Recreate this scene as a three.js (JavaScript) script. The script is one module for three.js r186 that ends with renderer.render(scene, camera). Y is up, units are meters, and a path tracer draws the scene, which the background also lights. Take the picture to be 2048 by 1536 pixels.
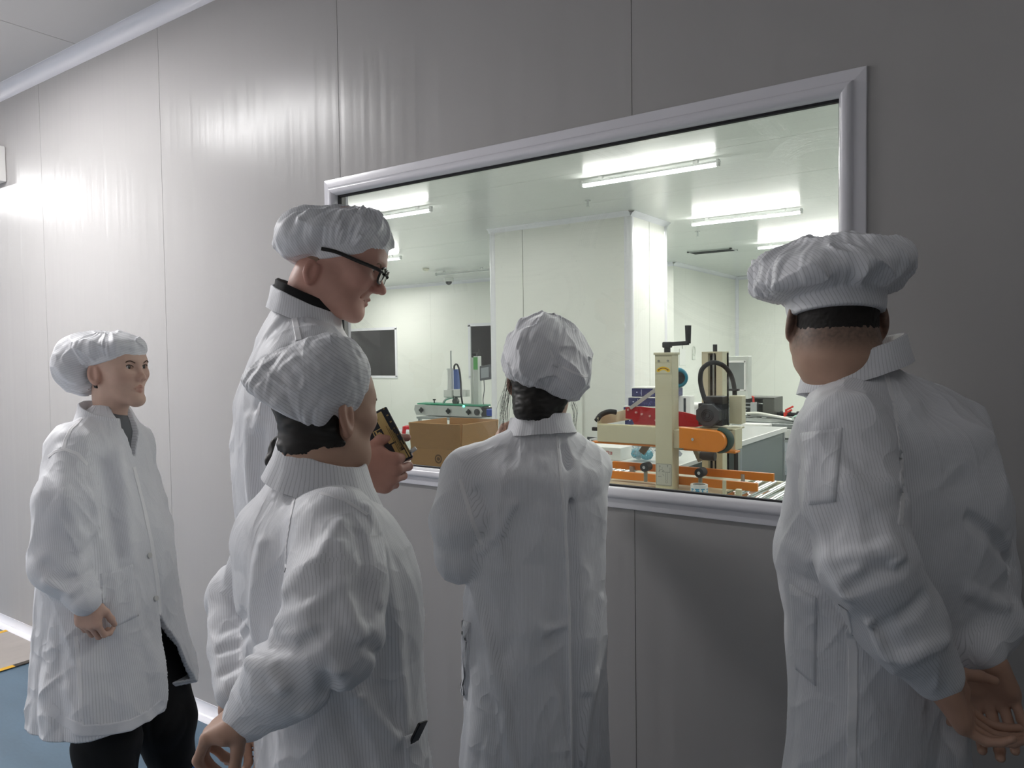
import * as THREE from 'three';
import { RoundedBoxGeometry } from 'three/addons/geometries/RoundedBoxGeometry.js';
import { mergeGeometries } from 'three/addons/utils/BufferGeometryUtils.js';
import { RectAreaLightUniformsLib } from 'three/addons/lights/RectAreaLightUniformsLib.js';

// ───────────────────────── camera, exposure, lamps ─────────────────────────
const IW = 2048, IH = 1536, FPX = 1504.3;
const scene = new THREE.Scene();
scene.background = new THREE.Color(0x000000);
const camera = new THREE.PerspectiveCamera(2 * Math.atan(IH / 2 / FPX) * 180 / Math.PI, IW / IH, 0.05, 60);
camera.rotation.order = 'YXZ';
camera.position.set(0, 1.56, 1.885);
camera.rotation.set(-0.03769, 0.61096, -0.0129);
camera.updateMatrixWorld(true);
const renderer = new THREE.WebGLRenderer();
renderer.toneMapping = THREE.LinearToneMapping;
renderer.toneMappingExposure = 1.0;
renderer.shadowMap.enabled = true;
RectAreaLightUniformsLib.init();
const ROOM_LIGHT = 100, HALL_LIGHT = 340;          // tube radiance: production room, corridor
const ROOM_TINT = [1.0, 1.0, 0.95], HALL_TINT = [1.0, 0.985, 0.985];
const CEIL = 3.05, HALL_CEIL = 3.09;
// lamps of the production room: centre x, z, lit
const ROOM_LAMPS = [];
for (const z of [-1.35, -3.75, -6.2, -8.6]) for (const x of [-10.9, -8.2, -5.48, -2.6, 0.3]) {  // row nearest the window is out of view, lights the sealing machine
  if (z > -2 && x < -9) continue;
  if (z < -8 && x < -7 && x > -9) { ROOM_LAMPS.push([-8.1, -8.25, 0]); continue; }
  if (x < -5 && x > -6 && z < -5 && z > -7) continue;             // the pillar stands there
  ROOM_LAMPS.push([x, z, 1]);
}
ROOM_LAMPS.push([-2.6, -11.0, 1], [0.3, -11.0, 1]);  // alcove pair, out of view, placed to light the alcove walls
const HALL_LAMPS = [[-3.85, 1.08], [-7.25, 1.08], [-10.7, 1.08], [0.85, 1.08]];  // last one is an added fill lamp, out of view, for the coat backs

// ───────────────────────── helpers ─────────────────────────
const V = (x, y, z) => new THREE.Vector3(x, y, z);
const E = camera.matrixWorld.elements;
const CR = V(E[0], E[1], E[2]), CU = V(E[4], E[5], E[6]), CA = V(-E[8], -E[9], -E[10]), CP = camera.position.clone();
const P = (px, py, d) => CP.clone().addScaledVector(CA, d).addScaledVector(CR, (px - IW / 2) / FPX * d).addScaledVector(CU, -(py - IH / 2) / FPX * d);
const ray = (px, py) => P(px, py, 1).sub(CP);
const onZ = (px, py, z) => { const r = ray(px, py); return CP.clone().addScaledVector(r, (z - CP.z) / r.z); };
const onY = (px, py, y) => { const r = ray(px, py); return CP.clone().addScaledVector(r, (y - CP.y) / r.y); };
const clamp = (x, a, b) => x < a ? a : x > b ? b : x;
const lerp = (a, b, t) => a + (b - a) * t;
const sstep = (a, b, x) => { const t = clamp((x - a) / (b - a), 0, 1); return t * t * (3 - 2 * t); };
function rng(seed) { let a = seed >>> 0; return () => { a = (a + 0x6D2B79F5) >>> 0; let t = a; t = Math.imul(t ^ (t >>> 15), t | 1); t ^= t + Math.imul(t ^ (t >>> 7), t | 61); return ((t ^ (t >>> 14)) >>> 0) / 4294967296; }; }
// gradient noise, about -1..1
const PERM = new Uint8Array(512); { const r = rng(7); const p = [...Array(256).keys()]; for (let i = 255; i > 0; i--) { const j = Math.floor(r() * (i + 1)); [p[i], p[j]] = [p[j], p[i]]; } for (let i = 0; i < 512; i++) PERM[i] = p[i & 255]; }
function noise(x, y, z) {
  const X = Math.floor(x), Y = Math.floor(y), Z = Math.floor(z); x -= X; y -= Y; z -= Z;
  const u = x * x * x * (x * (x * 6 - 15) + 10), v = y * y * y * (y * (y * 6 - 15) + 10), w = z * z * z * (z * (z * 6 - 15) + 10);
  const g = (h, a, b, c) => { h &= 15; const s = h < 8 ? a : b, t = h < 4 ? b : h === 12 || h === 14 ? a : c; return ((h & 1) ? -s : s) + ((h & 2) ? -t : t); };
  const xi = X & 255, yi = Y & 255, zi = Z & 255, A = PERM[xi] + yi, B = PERM[xi + 1] + yi;
  const AA = PERM[A & 511] + zi, AB = PERM[(A + 1) & 511] + zi, BA = PERM[B & 511] + zi, BB = PERM[(B + 1) & 511] + zi;
  return lerp(lerp(lerp(g(PERM[AA & 511], x, y, z), g(PERM[BA & 511], x - 1, y, z), u), lerp(g(PERM[AB & 511], x, y - 1, z), g(PERM[BB & 511], x - 1, y - 1, z), u), v),
    lerp(lerp(g(PERM[(AA + 1) & 511], x, y, z - 1), g(PERM[(BA + 1) & 511], x - 1, y, z - 1), u), lerp(g(PERM[(AB + 1) & 511], x, y - 1, z - 1), g(PERM[(BB + 1) & 511], x - 1, y - 1, z - 1), u), v), w);
}
const fbm = (x, y, z, o = 3) => { let s = 0, a = 1, n = 0; for (let i = 0; i < o; i++) { s += a * noise(x, y, z); n += a; a *= 0.5; x = x * 2.03 + 17.1; y = y * 2.03 + 5.3; z = z * 2.03 + 9.7; } return s / n; };

// textures
const tiled = (f) => (u, v) => { const a = sstep(0, 1, u), b = sstep(0, 1, v); return (f(u, v) * a + f(u + 1, v) * (1 - a)) * b + (f(u, v + 1) * a + f(u + 1, v + 1) * (1 - a)) * (1 - b); };   // wraps without a seam
function tex(w, h, fn, { srgb = true, rx = 1, ry = 1 } = {}) {
  const d = new Uint8Array(w * h * 4);
  for (let y = 0; y < h; y++) for (let x = 0; x < w; x++) { const c = fn(x / w, y / h, x, y), i = (y * w + x) * 4; for (let k = 0; k < 3; k++) d[i + k] = clamp(Math.round((Array.isArray(c) ? c[k] : c) * 255), 0, 255); d[i + 3] = 255; }
  const t = new THREE.DataTexture(d, w, h); t.wrapS = t.wrapT = THREE.RepeatWrapping; t.magFilter = THREE.LinearFilter; t.minFilter = THREE.LinearMipmapLinearFilter; t.generateMipmaps = true;
  if (srgb) t.colorSpace = THREE.SRGBColorSpace; t.repeat.set(rx, ry); t.needsUpdate = true; return t;
}
function canvasTex(w, h, draw) { const c = document.createElement('canvas'); c.width = w; c.height = h; draw(c.getContext('2d'), w, h); const t = new THREE.CanvasTexture(c); t.colorSpace = THREE.SRGBColorSpace; t.magFilter = THREE.LinearFilter; return t; }
const M = (color, roughness = 0.6, metalness = 0, extra = {}) => new THREE.MeshStandardMaterial({ color, roughness, metalness, ...extra });
const MP = (color, roughness, extra = {}) => new THREE.MeshPhysicalMaterial({ color, roughness, ...extra });
const glow = (color, k) => new THREE.MeshStandardMaterial({ color: 0xffffff, emissive: color, emissiveIntensity: k, roughness: 0.5 });

// objects
const used = {};
function numbered(n) { const k = used[n] = (used[n] ?? -1) + 1; return k ? n + '_' + String(k).padStart(3, '0') : n; }
function clean(list) { // same attributes for merging
  return list.map((g) => { let q = g.index ? g.toNonIndexed() : g.clone(); if (!q.attributes.uv) q.setAttribute('uv', new THREE.BufferAttribute(new Float32Array(q.attributes.position.count * 2), 2)); if (!q.attributes.normal) q.computeVertexNormals(); for (const k of Object.keys(q.attributes)) if (!['position', 'normal', 'uv'].includes(k)) q.deleteAttribute(k); return q; });
}
function mesh(name, geoms, material, parent = scene) {
  const g = Array.isArray(geoms) ? (geoms.length > 1 ? mergeGeometries(clean(geoms)) : geoms[0]) : geoms;
  const m = new THREE.Mesh(g, material); m.castShadow = m.receiveShadow = true;
  m.name = parent === scene ? numbered(name) : partName(name, parent); parent.add(m); return m;
}
function partName(name, parent) { const c = (parent.userData_count ??= {}); const k = c[name] = (c[name] ?? -1) + 1; return k ? name + '_' + String(k).padStart(3, '0') : name; }
function group(name, label, category, pos = [0, 0, 0], turn = 0, grp) {
  const o = new THREE.Group(); o.name = numbered(name); scene.add(o); o.position.set(...pos); o.rotation.y = turn; tag(o, label, category, grp); return o;
}
function sub(name, parent, pos = [0, 0, 0]) { const o = new THREE.Group(); o.name = partName(name, parent); o.position.set(...pos); parent.add(o); return o; }
function tag(o, label, category, grp) { if (label) o.userData.label = label; if (category) o.userData.category = category; if (grp) o.userData.group = grp; return o; }
function struct(o) { o.userData.kind = 'structure'; return o; }
// shapes
const box = (w, h, d, x = 0, y = 0, z = 0) => new THREE.BoxGeometry(w, h, d).translate(x, y, z);
const rbox = (w, h, d, r, x = 0, y = 0, z = 0, s = 2) => new RoundedBoxGeometry(w, h, d, s, Math.min(r, w / 2.01, h / 2.01, d / 2.01)).translate(x, y, z);
const cyl = (r, h, x = 0, y = 0, z = 0, axis = 'y', r2 = r, seg = 24) => { const g = new THREE.CylinderGeometry(r2, r, h, seg); if (axis === 'x') g.rotateZ(-Math.PI / 2); if (axis === 'z') g.rotateX(Math.PI / 2); return g.translate(x, y, z); };
const tube = (pts, r, seg = 24, rad = 8, closed = false) => new THREE.TubeGeometry(new THREE.CatmullRomCurve3(pts.map((p) => p.isVector3 ? p : V(...p)), closed, 'centripetal'), seg, r, rad, closed);
const rod = (a, b, r, seg = 8) => { a = a.isVector3 ? a : V(...a); b = b.isVector3 ? b : V(...b); const g = new THREE.CylinderGeometry(r, r, a.distanceTo(b), seg); g.applyQuaternion(new THREE.Quaternion().setFromUnitVectors(V(0, 1, 0), b.clone().sub(a).normalize())); return g.translate((a.x + b.x) / 2, (a.y + b.y) / 2, (a.z + b.z) / 2); };
const bar = (a, b, w, h) => { // square bar between two points
  a = a.isVector3 ? a : V(...a); b = b.isVector3 ? b : V(...b); const L = a.distanceTo(b), m = new THREE.Matrix4().lookAt(a, b, V(0, 1, 0)); return new THREE.BoxGeometry(w, h, L).applyMatrix4(m).translate((a.x + b.x) / 2, (a.y + b.y) / 2, (a.z + b.z) / 2); };
const lathe = (pts, seg = 32) => new THREE.LatheGeometry(pts.map(([x, y]) => new THREE.Vector2(x, y)), seg);
function plate(pts, depth, bevel = 0) { const s = new THREE.Shape(pts.map(([x, y]) => new THREE.Vector2(x, y))); return new THREE.ExtrudeGeometry(s, { depth, bevelEnabled: bevel > 0, bevelSize: bevel, bevelThickness: bevel, bevelSegments: 2, curveSegments: 12 }); }
function sweepProfile(profile, from, to, out, up) { // profile [[a,b]...] along out / up axes, straight from -> to
  const pos = [], uv = [], idx = []; const n = profile.length;
  for (const p of [from, to]) for (let i = 0; i < n; i++) { const q = p.clone().addScaledVector(out, profile[i][0]).addScaledVector(up, profile[i][1]); pos.push(q.x, q.y, q.z); uv.push(i / n, p === from ? 0 : 1); }
  for (let i = 0; i < n - 1; i++) idx.push(i, i + 1, n + i, i + 1, n + i + 1, n + i);
  const g = new THREE.BufferGeometry(); g.setAttribute('position', new THREE.Float32BufferAttribute(pos, 3)); g.setAttribute('uv', new THREE.Float32BufferAttribute(uv, 2)); g.setIndex(idx); g.computeVertexNormals(); return g;
}
// ───────────────────────── the setting ─────────────────────────
// painted steel sandwich panels: glossy, drawn out into faint vertical waves
const waveTex = tex(1024, 64, tiled((u, v) => { const a = fbm(u * 14, v * 0.35, 1.5, 3), b = fbm(u * 60, v * 0.6, 7.5, 2); return 0.5 + 0.45 * a + 0.15 * b; }), { srgb: false });
const peel = tex(512, 512, (u, v) => 0.5 + 0.4 * fbm(u * 40, v * 40, 2, 3), { srgb: false });
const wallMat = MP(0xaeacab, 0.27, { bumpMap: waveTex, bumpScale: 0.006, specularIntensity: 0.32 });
const backMat = M(0xe8e6e6, 0.5);  // unseen corridor wall, kept pale to bounce light onto the people
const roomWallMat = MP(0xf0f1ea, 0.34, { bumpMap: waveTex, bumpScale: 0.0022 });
const jointMat = M(0xa9a8a6, 0.5);
const ceilMat = MP(0xd2d0cf, 0.42, { bumpMap: peel, bumpScale: 0.0002 });
const roomCeilMat = MP(0xdcdfdc, 0.2);
const aluMat = M(0xd4d4da, 0.28, 0.35);
const whiteAlu = MP(0xececf0, 0.28, { clearcoat: 0.3, clearcoatRoughness: 0.2 });

function panelWall(name, origin, du, length, height, normal, mat, pw, first, holes = [], thick = 0.05, y0 = 0) {
  const w = group(name, null, null, origin.toArray()); struct(w);
  const n = normal.clone(), up = V(0, 1, 0); let flip = 1;
  const basis = new THREE.Matrix4().makeBasis(du, up, n); if (basis.determinant() < 0) flip = -1;
  const cuts = [0]; for (let u = first; u < length - 0.02; u += pw) if (u > 0.02) cuts.push(u); cuts.push(length);
  const gap = 0.0012;
  for (let i = 0; i < cuts.length - 1; i++) {
    let rects = [[cuts[i] + gap, cuts[i + 1] - gap, y0, height]];
    for (const [a, b, c, d] of holes) rects = rects.flatMap(([x0, x1, z0, z1]) => {
      if (b <= x0 || a >= x1 || d <= z0 || c >= z1) return [[x0, x1, z0, z1]];
      const r = []; if (z0 < c) r.push([x0, x1, z0, c]); if (d < z1) r.push([x0, x1, d, z1]);
      const lo = Math.max(z0, c), hi = Math.min(z1, d); if (x0 < a) r.push([x0, a, lo, hi]); if (b < x1) r.push([b, x1, lo, hi]); return r;
    });
    if (!rects.length) continue;
    const gs = rects.map(([x0, x1, z0, z1]) => { const g = box(x1 - x0, z1 - z0, thick, (x0 + x1) / 2, (z0 + z1) / 2, -thick / 2); const p = g.attributes.position, uv = g.attributes.uv; for (let k = 0; k < p.count; k++) uv.setXY(k, (p.getX(k) + i * 0.37) / 2.4, p.getY(k) / 3.1); return g; });
    let g = gs.length > 1 ? mergeGeometries(gs) : gs[0];
    if (flip < 0) { g.scale(1, 1, -1); }
    g.applyMatrix4(flip > 0 ? basis : new THREE.Matrix4().makeBasis(du, up, n.clone().negate()));
    mesh('wall_panel', g, mat, w);
    if (i > 0 && rects.length) { // recessed joint strip behind the seam
      const holeHere = holes.find(([a, b]) => a < cuts[i] && b > cuts[i]);
      const spans = holeHere ? [[y0, holeHere[2]], [holeHere[3], height]] : [[y0, height]];
      for (const [s0, s1] of spans) { const j = box(0.02, s1 - s0, thick * 0.8, cuts[i], (s0 + s1) / 2, -thick * 0.4 - 0.0022); if (flip < 0) j.scale(1, 1, -1); j.applyMatrix4(flip > 0 ? basis : new THREE.Matrix4().makeBasis(du, up, n.clone().negate())); mesh('panel_joint', j, jointMat, w); }
    }
  }
  return w;
}
const X = V(1, 0, 0), Y = V(0, 1, 0), Z = V(0, 0, 1), nX = V(-1, 0, 0), nZ = V(0, 0, -1);
// corridor: x -13 .. 2.4, z 0 .. 2.5 ; production room: x -14 .. 2.4, z -12.8 .. -0.08
const WIN = { x0: -2.14, x1: -0.325, y0: 1.13, y1: 2.205 };
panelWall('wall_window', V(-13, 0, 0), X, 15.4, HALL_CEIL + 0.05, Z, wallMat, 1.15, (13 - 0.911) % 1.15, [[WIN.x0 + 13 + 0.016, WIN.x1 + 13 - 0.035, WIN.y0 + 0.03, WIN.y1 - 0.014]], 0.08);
panelWall('wall_back', V(2.4, 0, 2.55), nX, 15.4, HALL_CEIL + 0.05, nZ, backMat, 1.15, 0.6);
panelWall('wall_right', V(2.4, 0, -12.9), Z, 15.45, HALL_CEIL + 0.05, nX, M(0x808482, 0.6), 1.15, 0.5);  // out of view; tone chosen for the light it returns at the right
panelWall('wall_left', V(-13, 0, 2.55), nZ, 2.55, HALL_CEIL + 0.05, X, wallMat, 1.15, 0.7);
// production room
panelWall('wall_far', V(-14, 0, -9.75), X, 9.1, CEIL + 0.05, Z, roomWallMat, 1.15, 0.4, [[1.26, 2.88, 1.14, 2.17], [4.85, 6.5, 1.14, 2.17]], 0.05);
panelWall('wall_alcove', V(-4.9, 0, -9.75), nZ, 3.1, CEIL + 0.05, X, roomWallMat, 1.15, 0.5);
panelWall('wall_alcove_end', V(-4.9, 0, -12.85), X, 7.3, CEIL + 0.05, Z, roomWallMat, 1.15, 0.75);
panelWall('wall_room_left', V(-14, 0, -0.08), nZ, 9.7, CEIL + 0.05, X, roomWallMat, 1.15, 0.3);
// dark rooms behind the far windows
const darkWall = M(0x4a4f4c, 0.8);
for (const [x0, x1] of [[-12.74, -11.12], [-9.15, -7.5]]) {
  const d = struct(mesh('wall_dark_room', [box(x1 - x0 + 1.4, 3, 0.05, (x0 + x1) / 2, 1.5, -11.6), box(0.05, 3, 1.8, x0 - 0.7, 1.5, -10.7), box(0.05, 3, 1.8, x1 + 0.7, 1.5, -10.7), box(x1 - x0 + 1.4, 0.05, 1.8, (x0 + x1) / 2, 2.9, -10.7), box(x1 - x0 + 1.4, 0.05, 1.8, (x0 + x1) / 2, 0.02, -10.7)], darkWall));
}
// floors
const floorTex = tex(512, 512, (u, v) => { const n = fbm(u * 9, v * 9, 3, 4), s = noise(u * 160, v * 160, 1); const k = 0.93 + 0.10 * n + 0.03 * s; return [0.36 * k, 0.455 * k, 0.53 * k]; }, { rx: 4, ry: 2 });
const floorMat = M(0xffffff, 0.38, 0, { map: floorTex, bumpMap: peel, bumpScale: 0.0006 });
struct(mesh('floor', box(15.5, 0.1, 2.65, -5.3, -0.05, 1.26), floorMat));
const roomFloor = M(0xabb8b3, 0.3);
struct(mesh('floor', box(16.5, 0.1, 12.9, -5.8, -0.05, -6.52), roomFloor));
// ceilings
const hallCeil = struct(group('ceiling', null, null, [0, 0, 0]));
for (let i = 0; i < 14; i++) for (let j = 0; j < 1; j++) mesh('ceiling_panel', rbox(1.146, 0.05, 2.6, 0.002, -12.45 + 1.15 * i, HALL_CEIL + 0.025, 1.25, 1), ceilMat, hallCeil);
mesh('ceiling_backing', box(15.6, 0.04, 2.7, -5.3, HALL_CEIL + 0.06, 1.25), jointMat, hallCeil);
const roomCeil = struct(group('ceiling', null, null, [0, 0, 0]));
for (let j = 0; j < 11; j++) mesh('ceiling_panel', box(16.5, 0.05, 1.146, -5.75, CEIL + 0.025, -0.66 - 1.15 * j), roomCeilMat, roomCeil);
mesh('ceiling_backing', box(16.6, 0.04, 13, -5.75, CEIL + 0.06, -6.5), jointMat, roomCeil);
// coves and skirting
const arc = (r, n = 8) => { const p = []; for (let i = 0; i <= n; i++) { const a = i / n * Math.PI / 2; p.push([r - r * Math.sin(a), r - r * Math.cos(a)]); } return p; };   // concave quarter from (r,0) to (0,r)
function cove(name, a, b, out, up, r, mat) {
  const prof = [[r + 0.004, -0.001], [r + 0.004, 0.002], ...arc(r).map(([x, y]) => [x, y]), [0.002, r + 0.004], [0, r + 0.004]];
  return struct(mesh(name, sweepProfile(prof, a, b, out, up), new THREE.MeshPhysicalMaterial({ color: 0xe9e9ef, roughness: 0.3, clearcoat: 0.4, side: THREE.DoubleSide })));
}
cove('trim_1', V(-13, HALL_CEIL, 0), V(2.4, HALL_CEIL, 0), Z, V(0, -1, 0), 0.055);
cove('baseboard_window_wall', V(-13, 0, 0), V(2.4, 0, 0), Z, Y, 0.05);
cove('trim_2', V(-14, CEIL, -9.75), V(-4.9, CEIL, -9.75), Z, V(0, -1, 0), 0.055);
cove('trim_3', V(-4.9, CEIL, -9.75), V(-4.9, CEIL, -12.85), X, V(0, -1, 0), 0.055);
cove('trim_4', V(-4.9, CEIL, -12.85), V(2.4, CEIL, -12.85), Z, V(0, -1, 0), 0.055);
cove('trim_5', V(-4.9, 0, -12.85), V(-4.9, CEIL, -12.85), X, Z, 0.05);
cove('baseboard_far', V(-14, 0, -9.75), V(-4.9, 0, -9.75), Z, Y, 0.05);

// the square pillar: panels on each face, rounded aluminium corner posts
{
  const p = struct(group('pillar', null, null, [0, 0, 0]));
  const x0 = -5.34, x1 = -3.5, z0 = -6.25, z1 = -5.3, h = CEIL;
  const seam = -4.86, gp = 0.004;
  for (const [a, b] of [[x0 + 0.05, seam - gp], [seam + gp, x1 - 0.06]]) mesh('wall_panel', box(b - a, h, 0.04, (a + b) / 2, h / 2, z1 - 0.02), roomWallMat, p);
  for (const [a, b] of [[z1 - 0.06, -5.76 + gp], [-5.76 - gp, z0 + 0.05]]) mesh('wall_panel', box(0.04, h, a - b, x1 - 0.02, h / 2, (a + b) / 2), roomWallMat, p);
  mesh('wall_panel', box(x1 - x0 - 0.1, h, 0.04, (x0 + x1) / 2, h / 2, z0 + 0.02), roomWallMat, p);
  mesh('wall_panel', box(0.04, h, z1 - z0 - 0.1, x0 + 0.02, h / 2, (z0 + z1) / 2), roomWallMat, p);
  mesh('core', box(x1 - x0 - 0.06, h, z1 - z0 - 0.06, (x0 + x1) / 2, h / 2, (z0 + z1) / 2), jointMat, p);
  for (const [x, z] of [[x0 + 0.05, z1 - 0.05], [x1 - 0.06, z1 - 0.06], [x0 + 0.05, z0 + 0.05], [x1 - 0.05, z0 + 0.05]]) mesh('corner_post', cyl(0.062, h, x, h / 2, z, 'y', 0.062, 32), whiteAlu, p);
  for (const [a, b, o] of [[V(x0, h, z1), V(x1, h, z1), Z], [V(x1, h, z1), V(x1, h, z0), X]]) mesh('ceiling_trim', sweepProfile([[0.05, 0], [0.046, 0.004], [0.02, 0.02], [0.004, 0.046], [0, 0.05]], a, b, o, V(0, -1, 0)), new THREE.MeshPhysicalMaterial({ color: 0xe9e9ef, roughness: 0.3, side: THREE.DoubleSide }), p);
}
// a thin white conduit on the pillar
tag(mesh('wall_conduit', [rbox(0.05, 1.35, 0.03, 0.006, -4.106, 0.675, -5.285), rbox(0.07, 0.08, 0.035, 0.006, -4.106, 1.32, -5.282)], M(0xf0f2ea, 0.4)), 'narrow white cable duct running up the big pillar', 'conduit');

// window_1 in the near wall: four mitred rails, black gaskets, pane
{
  const w = struct(group('window_1', null, null, [0, 0, 0]));
  const { x0, x1, y0, y1 } = WIN;
  // profile: distance inward from the outer edge -> height over the wall
  const prof = [[0, 0], [0, 0.006], [0.002, 0.008], [0.026, 0.008], [0.028, 0.010], [0.030, 0.016], [0.035, 0.0195], [0.042, 0.0205], [0.050, 0.0185], [0.055, 0.013], [0.0595, 0.004], [0.0582, -0.006], [0.0582, -0.02]];
  const side = (c0, c1, d0, d1, out) => { // corner points c0->c1 outer, inward dirs d0,d1
    const pos = [], idx = [], n = prof.length;
    for (const [c, d] of [[c0, d0], [c1, d1]]) for (const [t, z] of prof) pos.push(c[0] + d[0] * t, c[1] + d[1] * t, z);
    for (let i = 0; i < n - 1; i++) idx.push(i, n + i, i + 1, i + 1, n + i, n + i + 1);
    let g = new THREE.BufferGeometry(); g.setAttribute('position', new THREE.Float32BufferAttribute(pos, 3)); g.setIndex(idx); g.computeVertexNormals(); return g;
  };
  const railMat = new THREE.MeshPhysicalMaterial({ color: 0xe2e1e7, roughness: 0.22, side: THREE.DoubleSide });
  mesh('frame_rail', side([x0, y1], [x1, y1], [1, -1], [-1, -1]), railMat, w);
  mesh('frame_rail', side([x1, y1], [x1, y0], [-1, -1], [-1, 1]), railMat, w);
  mesh('frame_rail', side([x1, y0], [x0, y0], [-1, 1], [1, 1]), railMat, w);
  mesh('frame_rail', side([x0, y0], [x0, y1], [1, 1], [1, -1]), railMat, w);
  const gx0 = x0 + 0.0582, gx1 = x1 - 0.0582, gy0 = y0 + 0.0582, gy1 = y1 - 0.0582, rub = M(0x26262a, 0.7);
  mesh('gasket', [box(gx1 - gx0, 0.007, 0.012, (gx0 + gx1) / 2, gy1 - 0.0035, -0.012), box(gx1 - gx0, 0.005, 0.012, (gx0 + gx1) / 2, gy0 + 0.0025, -0.012), box(0.006, gy1 - gy0, 0.012, gx0 + 0.003, (gy0 + gy1) / 2, -0.012), box(0.004, gy1 - gy0, 0.012, gx1 - 0.002, (gy0 + gy1) / 2, -0.012)], rub, w);
  mesh('pane', new THREE.PlaneGeometry(gx1 - gx0, gy1 - gy0).translate((gx0 + gx1) / 2, (gy0 + gy1) / 2, -0.018), MP(0xffffff, 0.0, { transmission: 1, thickness: 0, ior: 1.45 }), w);
  // wiped dust on the glass: faint swirling streaks under a painted haze, denser upward
  const R = rng(41), arcs = []; for (let i = 0; i < 70; i++) arcs.push([R() * 1.6, R() * 1.0, 0.08 + R() * 0.4, R() * 6.28, 0.4 + R() * 1.6, 0.2 + R() * 0.8]);
  const dust = canvasTex(1024, 640, (c, W, H) => {
    c.fillStyle = '#000'; c.fillRect(0, 0, W, H); for (let i = 0; i < 64; i++) { c.fillStyle = `rgba(255,255,255,${0.16 * Math.pow(1 - i / 64, 1.6)})`; c.fillRect(0, i * H / 64, W, H / 64 + 1); } c.lineCap = 'round';
    for (const [x, y, r, a, l, s] of arcs) for (let k = 0; k < 9; k++) { const up = Math.pow(1 - y, 1.2); c.strokeStyle = `rgba(255,255,255,${0.34 * s * (0.08 + up)})`; c.lineWidth = 1 + 4 * R(); c.beginPath(); c.ellipse(x * W / 1.6, y * H, (r + k * 0.006) * W / 1.6, (r * 0.6 + k * 0.006) * H, 0.3, a, a + l); c.stroke(); }
    for (let i = 0; i < 900; i++) { const x = R() * W, y = Math.pow(R(), 1.8) * H; c.fillStyle = `rgba(255,255,255,${0.05 + 0.2 * R()})`; c.fillRect(x, y, 1 + R() * 2, 1 + R() * 2); }
  });
  const film = new THREE.MeshPhysicalMaterial({ color: 0xffffff, roughness: 1, transparent: true, opacity: 0.85, alphaMap: dust, transmission: 0.8, thickness: 0 });
  mesh('dust_film', new THREE.PlaneGeometry(gx1 - gx0, gy1 - gy0).translate((gx0 + gx1) / 2, (gy0 + gy1) / 2, -0.024), film, w);
  mesh('room_side_frame', [box(x1 - x0, 0.03, 0.012, (x0 + x1) / 2, y1 - 0.003, -0.086), box(x1 - x0, 0.05, 0.012, (x0 + x1) / 2, y0 + 0.012, -0.086), box(0.03, y1 - y0 - 0.05, 0.012, x0 + 0.003, (y0 + y1) / 2, -0.086), box(0.05, y1 - y0 - 0.05, 0.012, x1 - 0.013, (y0 + y1) / 2, -0.086)], railMat, w);
}
// windows in the far wall
[[-12.74, -11.12], [-9.15, -7.5]].forEach(([x0, x1], i) => {
  const w = struct(group('window_' + (i + 2), null, null, [0, 0, -9.75])); const y0 = 1.14, y1 = 2.17, f = 0.055;
  for (const g of [box(x1 - x0 + 0.06, f, 0.03, (x0 + x1) / 2, y1, 0), box(x1 - x0 + 0.06, f, 0.03, (x0 + x1) / 2, y0, 0), box(f, y1 - y0, 0.03, x0, (y0 + y1) / 2, 0), box(f, y1 - y0, 0.03, x1, (y0 + y1) / 2, 0)]) mesh('frame_rail', g, whiteAlu, w);
  mesh('pane', new THREE.PlaneGeometry(x1 - x0, y1 - y0).translate((x0 + x1) / 2, (y0 + y1) / 2, -0.01), MP(0xdfe6e2, 0.0, { transmission: 1, thickness: 0, ior: 1.5 }), w);
});

// ───────────────────────── lamps ─────────────────────────
const tubeMat = glow(new THREE.Color().setRGB(0.95, 1, 1), 2.2), hallTube = glow(new THREE.Color(1, 1, 1), 2.2), battenMat = M(0xeef0ee, 0.4), endCap = M(0xd8dad8, 0.5);
function batten(x, z, ceil, lit, L, label, radiance, tint) {
  const g = group('ceiling_lamp', label, 'lamp', [x, ceil, z]);
  mesh('housing', [rbox(L + 0.03, 0.016, 0.036, 0.004, 0, -0.038, 0), rbox(0.04, 0.03, 0.03, 0.004, -L * 0.35, -0.015, 0), rbox(0.04, 0.03, 0.03, 0.004, L * 0.35, -0.015, 0)], battenMat, g);
  mesh('tube', cyl(0.014, L - 0.03, 0, -0.062, 0, 'x', 0.014, 16), lit ? (ceil > 3.07 ? hallTube : tubeMat) : M(0xe6e8e6, 0.35), g);
  for (const s of [-1, 1]) mesh('end_cap', rbox(0.02, 0.055, 0.04, 0.004, s * L / 2, -0.045, 0), endCap, g);
  if (lit) { const l = new THREE.RectAreaLight(new THREE.Color(...tint), radiance, L - 0.04, 0.045); l.position.set(x, ceil - 0.08, z); l.rotation.x = -Math.PI / 2; l.name = 'tube_light'; scene.add(l);
    const p = new THREE.RectAreaLight(new THREE.Color(...tint), radiance * 0.35, L - 0.04, 0.03); p.position.set(x, ceil - 0.062, z + 0.018); p.rotation.y = Math.PI; p.name = 'tube_light'; scene.add(p);
    const q = p.clone(); q.position.z = z - 0.018; q.rotation.y = 0; scene.add(q); }
  return g;
}
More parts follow.
